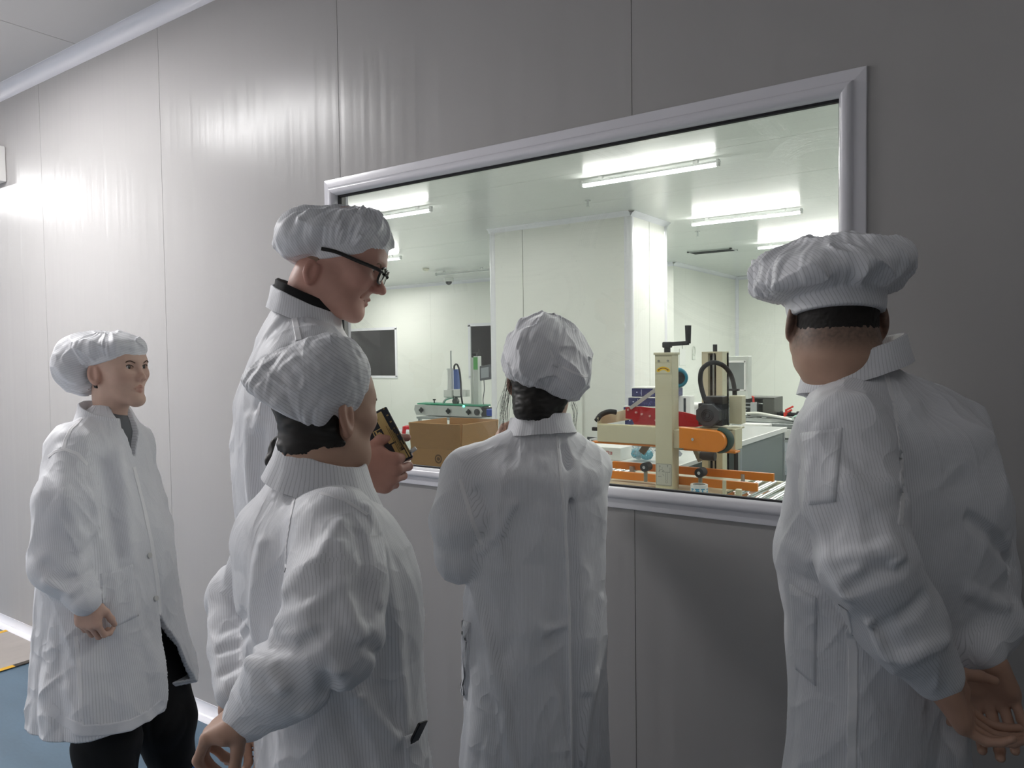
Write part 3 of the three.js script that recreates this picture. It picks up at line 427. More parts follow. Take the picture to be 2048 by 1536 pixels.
  // stack of dark blue boxes
  const navy = canvasTex(256, 64, (c, W, H) => { c.fillStyle = '#262a5c'; c.fillRect(0, 0, W, H); const r = rng(3); c.fillStyle = '#4a5086'; for (let i = 0; i < 26; i++) c.fillRect(40 + r() * 190, 10 + r() * 40, 2 + r() * 5, 6 + r() * 12); c.fillStyle = '#cfd3e6'; c.fillRect(60, 8, 3, 50); c.fillRect(28, 26, 9, 9); });
  const nm = M(0xffffff, 0.35, 0, { map: navy });
  const ord = ['bottom', 'second from the bottom', 'middle', 'second from the top', 'topmost'], xs = [-3.03, -3.02, -3.035, -2.985, -2.95];
  for (let i = 0; i < 5; i++) { const b = group('gift_box', `dark blue flat box, ${ord[i]} of the stack on the steel bench`, 'box', [xs[i], 0.801 + i * 0.09, -4.72], 0.03 * (i - 2), 'dark blue boxes in a stack'); mesh('carton', rbox(0.40, 0.076, 0.28, 0.003, 0, 0.038, 0), nm, b); mesh('lid_edge', box(0.402, 0.010, 0.282, 0, 0.083, 0), white, b); }
  // small white cartons at the right of the stack
  const pc = group('white_carton', 'small upright white carton with a black stripe right of the blue stack', 'box', [-2.72, 0.801, -4.85]); mesh('carton', rbox(0.13, 0.36, 0.1, 0.004, 0, 0.18, 0), white, pc); mesh('black_stripe', box(0.022, 0.30, 0.003, 0.01, 0.19, 0.051), M(0x30343a, 0.5), pc);
  const pb = group('white_carton', 'flat white carton lying behind the upright striped one', 'box', [-2.86, 0.801, -5.3]); mesh('carton', rbox(0.30, 0.24, 0.3, 0.004, 0, 0.12, 0), white, pb); mesh('lid', rbox(0.40, 0.02, 0.34, 0.003, 0, 0.25, 0), white, pb);
  // red tub on the floor between benches
  const tub = group('plastic_basin', 'red plastic basin behind the far orange guide bar', 'basin', [-1.73, 0, -3.6]); mesh('basin', lathe([[0, 0.005], [0.15, 0.005], [0.19, 0.42], [0.205, 0.425], [0.205, 0.44], [0.185, 0.44], [0.148, 0.02], [0, 0.02]], 36), M(0xb52a31, 0.35), tub); mesh('stand', rbox(0.34, 0.005, 0.34, 0.002, 0, 0.0025, 0), steel, tub);
}
// ── the long process line at the right, farther back ──
{
  const g = group('process_line', 'long steel process line with hoses, red valves and a white cabinet front', 'machine');
  mesh('worktop', rbox(2.6, 0.05, 0.7, 0.006, -1.65, 0.765, -6.75), steel, g);
  mesh('apron', rbox(2.0, 0.095, 0.02, 0.004, -1.35, 0.685, -6.39), white, g);
  mesh('cabinet_front', [box(2.0, 0.36, 0.02, -1.35, 0.44, -6.40)], M(0xd2d6d6, 0.3, 0.25), g); mesh('plinth', box(2.5, 0.26, 0.6, -1.65, 0.13, -6.72), M(0xaeb3b2, 0.4), g); mesh('cabinet_body', box(2.5, 0.5, 0.6, -1.65, 0.5, -6.75), M(0xc7cbca, 0.4, 0.2), g);
  mesh('handle_recess', rbox(0.16, 0.028, 0.012, 0.003, -2.03, 0.60, -6.392), M(0x25282a, 0.5), g);
  mesh('steel_tray', rbox(2.2, 0.05, 0.34, 0.01, -1.75, 0.815, -6.60), M(0xc0c4c2, 0.22, 0.7), g);
  // dark enclosure
  mesh('enclosure', [box(0.56, 0.012, 0.34, -2.68, 1.05, -6.78), box(0.56, 0.26, 0.012, -2.68, 0.92, -6.94), box(0.012, 0.26, 0.34, -2.405, 0.92, -6.78), box(0.12, 0.20, 0.012, -2.46, 0.94, -6.60)], M(0x5c5e58, 0.45, 0.3), g);
  mesh('shaft', [rod([-2.95, 0.985, -6.66], [-2.50, 0.985, -6.66], 0.012), rod([-2.95, 0.94, -6.68], [-2.65, 0.94, -6.68], 0.018), rod([-2.95, 1.02, -6.68], [-2.78, 1.02, -6.68], 0.014)], chrome, g);
  mesh('valve_block', [rbox(0.075, 0.16, 0.07, 0.004, -2.62, 0.92, -6.62), cyl(0.03, 0.03, -2.80, 0.90, -6.6, 'z'), rbox(0.08, 0.06, 0.06, 0.01, -2.74, 0.89, -6.6)], steel, g);
  const rv = M(0xd63a2c, 0.4);
  const vh = (x, y, z, a) => { const h = sub('valve_handle', g, [x, y, z]); mesh('lever', [rbox(0.10, 0.02, 0.02, 0.006).rotateZ(a).translate(0.04 * Math.cos(a), 0.03 + 0.04 * Math.sin(a), 0)], rv, h); mesh('stem', cyl(0.012, 0.06, 0, 0, 0), rv, h); };
  vh(-2.63, 1.025, -6.62, -0.35 + Math.PI);
  vh(-2.30, 0.885, -6.72, 0.5); vh(-2.27, 0.86, -6.55, 0.5); vh(-2.12, 0.885, -6.72, 0.4); vh(-2.10, 0.87, -6.56, 0.35); vh(-1.9, 0.88, -6.7, 0.5);
  mesh('black_manifold', [rod([-2.40, 0.865, -6.75], [-1.6, 0.865, -6.75], 0.022), ...Array.from({ length: 8 }, (_, i) => cyl(0.03, 0.025, -2.36 + i * 0.09, 0.872, -6.75, 'x'))], rubber, g);
  mesh('white_hose', tube([[-2.72, 0.87, -6.55], [-2.55, 0.885, -6.5], [-2.35, 0.86, -6.47], [-2.22, 0.84, -6.46], [-2.15, 0.82, -6.46]], 0.017, 32), M(0xf0f0e6, 0.4), g);
  mesh('green_hose', tube([[-2.18, 0.82, -6.46], [-2.14, 0.86, -6.48], [-2.05, 0.885, -6.5], [-1.9, 0.89, -6.5]], 0.017, 24), M(0x9fc8b8, 0.4), g);
  mesh('grey_hose', tube([[-2.85, 0.845, -6.45], [-2.65, 0.845, -6.44], [-2.5, 0.86, -6.44], [-2.3, 0.845, -6.43], [-2.15, 0.82, -6.43]], 0.010, 32), M(0x7b7f7c, 0.4), g);
  mesh('white_cover', [rbox(0.42, 0.05, 0.12, 0.008, -2.56, 0.765, -6.3), rbox(0.40, 0.03, 0.14, 0.008, -2.62, 0.73, -6.2)], white, g);
  mesh('fittings', [cyl(0.018, 0.04, -2.14, 0.845, -6.44), cyl(0.022, 0.03, -2.06, 0.83, -6.45), cyl(0.015, 0.05, -2.46, 0.85, -6.45, 'x'), new THREE.SphereGeometry(0.02, 12, 8).translate(-2.68, 0.86, -6.5)], chrome, g);
  recenter(g);
  // paper sheets hanging on the cabinet
  const doc = canvasTex(256, 384, (c, W, H) => { c.fillStyle = '#e6e9f0'; c.fillRect(0, 0, W, H); c.fillStyle = '#9aa1b4'; for (let i = 0; i < 22; i++) c.fillRect(24, 30 + i * 15, 60 + (i * 53 % 140), 4); });
  const d = tag(mesh('paper_sheet', box(0.235, 0.35, 0.003, -2.29, 0.415, -6.386), M(0xffffff, 0.6, 0, { map: doc })), 'printed paper sheet hanging on the white cabinet front', 'paper'); rcm(d);
  // water bottle
  const wb = group('water_bottle', 'large blue water bottle standing on the floor right of the machines', 'bottle', [-1.70, 0, -5.05]); const wm = MP(0x86a6ec, 0.12, { transmission: 0.6, thickness: 0 });
  mesh('bottle', lathe([[0, 0.2], [0.13, 0.2], [0.135, 0.24], [0.13, 0.34], [0.137, 0.36], [0.13, 0.38], [0.137, 0.5], [0.12, 0.56], [0.05, 0.61], [0.035, 0.63], [0.035, 0.66], [0, 0.66]], 32), wm, wb); mesh('stand', [rbox(0.3, 0.2, 0.3, 0.01, 0, 0.1, 0)], M(0xb9bebc, 0.5), wb);
  // control cabinet with a grey screen
  const cc = group('control_cabinet', 'pale control cabinet with a grey screen behind the second column', 'cabinet', [-2.635, 0, -6.03]);
  mesh('cabinet', rbox(0.30, 0.45, 0.12, 0.008, 0, 1.30, 0), M(0xd3d7d0, 0.45), cc); mesh('screen_frame', [rbox(0.215, 0.02, 0.012, 0.004, 0.02, 1.465, 0.064), rbox(0.215, 0.02, 0.012, 0.004, 0.02, 1.165, 0.064), rbox(0.02, 0.32, 0.012, 0.004, 0.117, 1.315, 0.064), rbox(0.02, 0.32, 0.012, 0.004, -0.078, 1.315, 0.064)], white, cc); mesh('screen', box(0.19, 0.30, 0.006, 0.02, 1.315, 0.062), M(0x8b918f, 0.25), cc); mesh('post', rbox(0.08, 1.09, 0.08, 0.004, 0, 0.545, -0.01), M(0xc4c9c4, 0.45), cc);
}
// wall items in the alcove
{
  const p = group('paper_pad', 'white paper pad hanging on a hook on the alcove wall', 'paper', [-4.9, 1.36, -10.1]); mesh('sheet', rbox(0.006, 0.28, 0.26, 0.002, 0.006, 0.14, 0), white, p); mesh('hook', rod([0.004, 0.28, 0], [0.004, 0.36, 0], 0.006), steel, p);
  const s = group('wall_socket', 'small white wall socket with a coiled white cord', 'socket', [-4.9, 1.47, -10.6]); mesh('plate', rbox(0.012, 0.10, 0.12, 0.003, 0.008, 0.03, 0), M(0xdfe2da, 0.4), s); mesh('cord', new THREE.TorusGeometry(0.055, 0.007, 8, 24).rotateY(Math.PI / 2).scale(1, 1.4, 1).translate(0.014, 0.13, 0), M(0xd6dad2, 0.5), s);
  const w = group('wall_tag', 'small red and white notice on the alcove end wall', 'sign', [-3.58, 0.78, -12.83]); mesh('plate', rbox(0.12, 0.14, 0.006, 0.002, 0, 0.07, 0), M(0xd8806a, 0.5), w);
}
// ceiling fittings
{
  const v = group('air_vent', 'dark rectangular air vent in the production room ceiling', 'vent', [-3.92, CEIL, -8.85]); mesh('frame', [box(0.66, 0.012, 0.03, 0, -0.006, 0.125), box(0.66, 0.012, 0.03, 0, -0.006, -0.125), box(0.03, 0.012, 0.28, 0.315, -0.006, 0), box(0.03, 0.012, 0.28, -0.315, -0.006, 0)], M(0xb9bdb9, 0.5), v); for (let i = 0; i < 7; i++) mesh('slat', box(0.60, 0.003, 0.03).rotateX(0.7).translate(0, -0.008, -0.1 + i * 0.033), M(0x5e625f, 0.6), v); mesh('duct', box(0.6, 0.002, 0.22, 0, -0.0015, 0), M(0x33363a, 0.8), v);
  const sprinkler = [[-3.58, -4.54], [-3.44, -7.03], [-3.65, -10.7]];
  sprinkler.forEach(([x, z], i) => { const s = group('sprinkler_head', ['ceiling sprinkler before the big pillar, nearest the window', 'ceiling sprinkler near the pillar corner, under the middle lamp', 'ceiling sprinkler in the alcove, farthest from the window'][i], 'sprinkler', [x, CEIL, z]); mesh('body', [cyl(0.011, 0.06, 0, -0.03, 0), cyl(0.03, 0.006, 0, -0.004, 0), cyl(0.02, 0.004, 0, -0.064, 0)], chrome, s); });
  const sd = group('smoke_detector', 'round cream smoke detector on the ceiling left of the pillar', 'detector', [-8.49, CEIL, -7.75]); mesh('base', lathe([[0, 0], [0.055, 0], [0.055, -0.02], [0.03, -0.045], [0, -0.05]].reverse()), M(0xf2eeda, 0.4), sd);
  const dc = group('dome_camera', 'small white dome camera on the ceiling before the far wall', 'camera', [-9.2, CEIL, -9.2]); mesh('base', cyl(0.09, 0.07, 0, -0.035, 0), white, dc); mesh('dome', new THREE.SphereGeometry(0.062, 20, 12, 0, 6.2832, Math.PI / 2, Math.PI / 2).translate(0, -0.07, 0), M(0x2c3032, 0.15), dc);
}
// corridor items
{
  const e = group('emergency_light', 'white emergency light box high on the wall at the left edge', 'lamp', [-4.89, 2.575, 0]); mesh('housing', rbox(0.26, 0.20, 0.06, 0.008, -0.02, 0.10, 0.03), M(0xf2f0ee, 0.4), e); mesh('lamp_head', cyl(0.05, 0.05, -0.08, 0.24, 0.05, 'z'), M(0xf2f0ee, 0.4), e);
  const matT = tex(256, 256, (u, v) => { const k = 0.97 + 0.06 * fbm(u * 8, v * 8, 2, 3); return [0.66 * k, 0.635 * k, 0.615 * k]; });
  const m = group('floor_plate', 'pale grey floor plate edged with black and yellow tape at the wall', 'floor plate', [-4.58, 0, 0.9]); mesh('plate', rbox(0.62, 0.006, 1.7, 0.002, 0, 0.003, 0), M(0xffffff, 0.5, 0, { map: matT }), m);
  for (const s of [-1, 1]) for (let i = 0; i < 17; i++) mesh('tape_stripe', box(0.035, 0.0012, 0.1, s * 0.3, 0.0068, -0.8 + i * 0.1), i % 2 ? M(0x3a342c, 0.6) : M(0xd8a72c, 0.6), m);
  m.rotation.y = 0.0;
}
// ───────────────────────── implicit surfaces for bodies and clothes ─────────────────────────
const smin = (a, b, k) => { const h = Math.max(k - Math.abs(a - b), 0) / k; return Math.min(a, b) - h * h * k * 0.25; };
const smax = (a, b, k) => -smin(-a, -b, k);
function cone(a, b, ra, rb) { // tapered capsule
  const ax = a.x, ay = a.y, az = a.z, bx = b.x - ax, by = b.y - ay, bz = b.z - az, L = bx * bx + by * by + bz * bz || 1e-9;
  const f = (x, y, z) => { x -= ax; y -= ay; z -= az; let t = (x * bx + y * by + z * bz) / L; t = t < 0 ? 0 : t > 1 ? 1 : t; x -= bx * t; y -= by * t; z -= bz * t; return Math.sqrt(x * x + y * y + z * z) - (ra + (rb - ra) * t); };
  f.box = [Math.min(a.x - ra, b.x - rb), Math.min(a.y - ra, b.y - rb), Math.min(a.z - ra, b.z - rb), Math.max(a.x + ra, b.x + rb), Math.max(a.y + ra, b.y + rb), Math.max(a.z + ra, b.z + rb)]; return f;
}
function ell(c, r, ax = V(1, 0, 0), ay = V(0, 1, 0), az = V(0, 0, 1)) {
  const f = (x, y, z) => { x -= c.x; y -= c.y; z -= c.z; const u = (x * ax.x + y * ax.y + z * ax.z), v = (x * ay.x + y * ay.y + z * ay.z), w = (x * az.x + y * az.y + z * az.z); const p = u / r[0], q = v / r[1], s = w / r[2]; const k0 = Math.sqrt(p * p + q * q + s * s), k1 = Math.sqrt(p * p / r[0] / r[0] + q * q / r[1] / r[1] + s * s / r[2] / r[2]); return k1 < 1e-6 ? -Math.min(...r) : k0 * (k0 - 1) / k1; };
  const m = Math.max(...r); f.box = [c.x - m, c.y - m, c.z - m, c.x + m, c.y + m, c.z + m]; return f;
}
function joinBox(list) { const b = [9e9, 9e9, 9e9, -9e9, -9e9, -9e9]; for (const q of list) for (let i = 0; i < 3; i++) { b[i] = Math.min(b[i], q[i]); b[i + 3] = Math.max(b[i + 3], q[i + 3]); } return b; }
function blend(parts, k = 0.03) { const n = parts.length; const f = (x, y, z) => { let d = parts[0](x, y, z); for (let i = 1; i < n; i++) d = smin(d, parts[i](x, y, z), parts[i].k ?? k); return d; }; f.box = joinBox(parts.map((p) => p.box)); return f; }
const withK = (f, k) => { f.k = k; return f; };

// surface nets over a box, blocks far from the surface skipped; vertices slide onto the surface; normals from the gradient
function polygonize(F, box, h, pad = 0.02) {
  const x0 = box[0] - pad, y0 = box[1] - pad, z0 = box[2] - pad, nx = Math.ceil((box[3] + pad - x0) / h) + 1, ny = Math.ceil((box[4] + pad - y0) / h) + 1, nz = Math.ceil((box[5] + pad - z0) / h) + 1;
  const D = new Float32Array(nx * ny * nz), B = 6, rad = B * h * 0.87 * 1.35 + h;
  for (let k = 0; k < nz; k += B) for (let j = 0; j < ny; j += B) for (let i = 0; i < nx; i += B) {
    const c = F(x0 + (i + B / 2) * h, y0 + (j + B / 2) * h, z0 + (k + B / 2) * h), far = Math.abs(c) > rad;
    for (let c2 = k; c2 < Math.min(k + B, nz); c2++) for (let b2 = j; b2 < Math.min(j + B, ny); b2++) for (let a2 = i; a2 < Math.min(i + B, nx); a2++) D[(c2 * ny + b2) * nx + a2] = far ? c : F(x0 + a2 * h, y0 + b2 * h, z0 + c2 * h);
  }
  const id = new Int32Array(nx * ny * nz).fill(-1), pos = [], idx = [], sx = 1, sy = nx, sz = nx * ny, off = [0, sx, sy, sx + sy, sz, sx + sz, sy + sz, sx + sy + sz];
  const ed = [[0, 1], [2, 3], [4, 5], [6, 7], [0, 2], [1, 3], [4, 6], [5, 7], [0, 4], [1, 5], [2, 6], [3, 7]];
  for (let k = 0; k < nz - 1; k++) for (let j = 0; j < ny - 1; j++) for (let i = 0; i < nx - 1; i++) {
    const o = (k * ny + j) * nx + i; let m = 0; for (let c = 0; c < 8; c++) if (D[o + off[c]] < 0) m |= 1 << c; if (m === 0 || m === 255) continue;
    let px = 0, py = 0, pz = 0, n = 0;
    for (const [a, b] of ed) { if (((m >> a) & 1) === ((m >> b) & 1)) continue; const da = D[o + off[a]], db = D[o + off[b]], t = da / (da - db); px += (a & 1) + t * ((b & 1) - (a & 1)); py += ((a >> 1) & 1) + t * (((b >> 1) & 1) - ((a >> 1) & 1)); pz += (a >> 2) + t * ((b >> 2) - (a >> 2)); n++; }
    id[o] = pos.length / 3; pos.push(x0 + (i + px / n) * h, y0 + (j + py / n) * h, z0 + (k + pz / n) * h);
  }
  const quad = (a, b, c, d, fl) => { if (a < 0 || b < 0 || c < 0 || d < 0) return; if (fl) idx.push(a, c, b, a, d, c); else idx.push(a, b, c, a, c, d); };
  for (let k = 1; k < nz - 1; k++) for (let j = 1; j < ny - 1; j++) for (let i = 1; i < nx - 1; i++) {
    const o = (k * ny + j) * nx + i, s = D[o] < 0;
    if (s !== D[o + sx] < 0) quad(id[o - sy - sz], id[o - sz], id[o], id[o - sy], !s);
    if (s !== D[o + sy] < 0) quad(id[o - sx - sz], id[o - sx], id[o], id[o - sz], !s);
    if (s !== D[o + sz] < 0) quad(id[o - sx - sy], id[o - sy], id[o], id[o - sx], !s);
  }
  const P3 = new Float32Array(pos), N3 = new Float32Array(pos.length), e = h * 0.5;
  for (let i = 0; i < P3.length; i += 3) {
    let x = P3[i], y = P3[i + 1], z = P3[i + 2], gx, gy, gz, l;
    for (let it = 0; it < 2; it++) { const d = F(x, y, z); gx = F(x + e, y, z) - F(x - e, y, z); gy = F(x, y + e, z) - F(x, y - e, z); gz = F(x, y, z + e) - F(x, y, z - e); l = Math.hypot(gx, gy, gz) || 1e-9; const g = l / (2 * e); let s = clamp(d / Math.max(g, 0.3), -h * 0.7, h * 0.7); x -= gx / l * s; y -= gy / l * s; z -= gz / l * s; }
    P3[i] = x; P3[i + 1] = y; P3[i + 2] = z; N3[i] = gx / l; N3[i + 1] = gy / l; N3[i + 2] = gz / l;
  }
  const g = new THREE.BufferGeometry(); g.setAttribute('position', new THREE.BufferAttribute(P3, 3)); g.setAttribute('normal', new THREE.BufferAttribute(N3, 3)); g.setIndex(idx); return g;
}
// first surface point seen from the camera through a pixel (to place seams and pockets on the cloth)
function hit(F, px, py, d0, d1) { const r = ray(px, py); let t = d0, prev = d0; for (let i = 0; i < 260 && t < d1; i++) { const p = CP.clone().addScaledVector(r, t); const d = F(p.x, p.y, p.z); if (d < 0.0008) return CP.clone().addScaledVector(r, t); prev = t; t += Math.max(0.0012, d * 0.55); } return null; }
function grad(F, p, e = 0.003) { return V(F(p.x + e, p.y, p.z) - F(p.x - e, p.y, p.z), F(p.x, p.y + e, p.z) - F(p.x, p.y - e, p.z), F(p.x, p.y, p.z + e) - F(p.x, p.y, p.z - e)).normalize(); }
function snap(F, p, lift = 0) { p = p.clone(); for (let i = 0; i < 6; i++) { const d = F(p.x, p.y, p.z); p.addScaledVector(grad(F, p), -clamp(d, -0.02, 0.02) * 0.8); } return lift ? p.addScaledVector(grad(F, p), lift) : p; }

// horizontal frame of someone at a place: angle 0 looks at the camera, 90 to picture right, 180 away
function frame(at, deg, pitch = 0, roll = 0) {
  const L = CP.clone().sub(at).setY(0).normalize(), Rt = V(L.z, 0, -L.x); const a = deg * Math.PI / 180;
  // Rt must point to picture right
  if (Rt.dot(CR) < 0) Rt.negate();
  const f = L.multiplyScalar(Math.cos(a)).addScaledVector(Rt, Math.sin(a)).normalize(), up = V(0, 1, 0), left = up.clone().cross(f).normalize();
  const q = new THREE.Quaternion().setFromAxisAngle(left, -pitch * Math.PI / 180), F2 = f.clone().applyQuaternion(q), U2 = up.clone().applyQuaternion(q);
  const q2 = new THREE.Quaternion().setFromAxisAngle(F2, roll * Math.PI / 180); return { f: F2, u: U2.applyQuaternion(q2), l: left.clone().applyQuaternion(q2), flat: f };
}
// torso and skirt: stations [y px, left px, right px, depth] on the picture's silhouette, elliptical sections turned to the facing angle
function loft(stations, fr, ratio = 0.66, n = 2.3) {
  const st = stations.map(([yp, xl, xr, d, rt]) => { const c = P((xl + xr) / 2, yp, d), W = (xr - xl) / 2 * d / FPX; const Lr = CP.clone().sub(c).setY(0).normalize(), Rr = V(Lr.z, 0, -Lr.x); const cb = Math.abs(Rr.dot(fr.l)), sb = Math.sqrt(1 - cb * cb), k = rt ?? ratio; const a = W / Math.pow(Math.pow(cb, n / (n - 1)) + Math.pow(k * sb, n / (n - 1)), (n - 1) / n); return { y: c.y, x: c.x, z: c.z, a, b: a * k }; }).sort((p, q) => q.y - p.y);
  const lx = fr.l.x, lz = fr.l.z, fx = fr.flat.x, fz = fr.flat.z, N = st.length;
  const at = (y) => { let i = 0; while (i < N - 2 && y < st[i + 1].y) i++; const A = st[i], B = st[i + 1], p0 = st[Math.max(0, i - 1)], p3 = st[Math.min(N - 1, i + 2)]; const t = clamp((A.y - y) / (A.y - B.y), 0, 1); const cr = (k) => { const h = A.y - B.y, m0 = i > 0 ? (B[k] - p0[k]) / (p0.y - B.y) * h : B[k] - A[k], m1 = i < N - 2 ? (p3[k] - A[k]) / (A.y - p3.y) * h : B[k] - A[k], t2 = t * t, t3 = t2 * t; return (2 * t3 - 3 * t2 + 1) * A[k] + (t3 - 2 * t2 + t) * m0 + (-2 * t3 + 3 * t2) * B[k] + (t3 - t2) * m1; }; return [cr('x'), cr('z'), cr('a'), cr('b')]; };
  const f = (x, y, z) => { const [cx, cz, a, b] = at(y); x -= cx; z -= cz; const u = Math.abs(x * lx + z * lz), w = Math.abs(x * fx + z * fz); const q = Math.pow(Math.pow(u / a, n) + Math.pow(w / b, n), 1 / n); const g = Math.hypot(u / a / a, w / b / b) / Math.max(q, 1e-4); let d = (q - 1) / Math.max(g, 1e-4) * 0.95; if (q < 0.3) d = -b * 0.6; return d; };
  f.at = at; f.top = st[0].y; f.bottom = st[N - 1].y; f.st = st;
  const m = Math.max(...st.map((s) => s.a)) * 1.05; f.box = [Math.min(...st.map((s) => s.x)) - m, f.bottom, Math.min(...st.map((s) => s.z)) - m, Math.max(...st.map((s) => s.x)) + m, f.top, Math.max(...st.map((s) => s.z)) + m];
  f.angle = (x, y, z) => { const [cx, cz] = at(y); x -= cx; z -= cz; return Math.atan2(x * lx + z * lz, x * fx + z * fz); };   // 0 at the front, + towards the wearer's left
  return f;
}
// cloth texture: pale twill with fine dark conductive stripes, 5 mm apart; tile 40 mm
const stripeTex = tex(256, 64, (u, v, x, y) => { const p = (u * 8) % 1, d = Math.abs(p - 0.5); const s = d < 0.07 ? 0.885 : d < 0.11 ? 0.955 : 1; const w = 0.985 + 0.03 * (((x + y) & 3) / 3 - 0.5); return [0.945 * s * w, 0.95 * s * w, 0.965 * s * w]; });
const ridge = (n) => { const r = 1 - Math.min(1, Math.abs(n) * 2.6); return r * r; };
const clothBump = tex(768, 768, tiled((u, v) => { const w = 0.35 * noise(u * 4, v * 4, 9); const m = 0.35 + 0.65 * sstep(-0.2, 0.35, noise(u * 3, v * 3, 2)); return 0.35 + 0.30 * m * ridge(noise(u * 5 + w + v * 2, v * 2.5 - u + w, 4)) + 0.18 * m * ridge(noise(u * 9 - v * 4 + w, v * 6 + u * 3, 7)) + 0.15 * fbm(u * 4, v * 4, 1, 2); }), { srgb: false, rx: 0.11, ry: 0.11 });
const coatMat = new THREE.MeshPhysicalMaterial({ color: 0xffffff, map: stripeTex, roughness: 0.52, sheen: 0.25, sheenRoughness: 0.4, sheenColor: new THREE.Color(1, 1, 1), bumpMap: clothBump, bumpScale: 0.0065 });
const trimCloth = new THREE.MeshPhysicalMaterial({ color: 0xf6f6f8, roughness: 0.5, bumpMap: clothBump, bumpScale: 0.002, side: THREE.DoubleSide });
const capMat = coatMat;

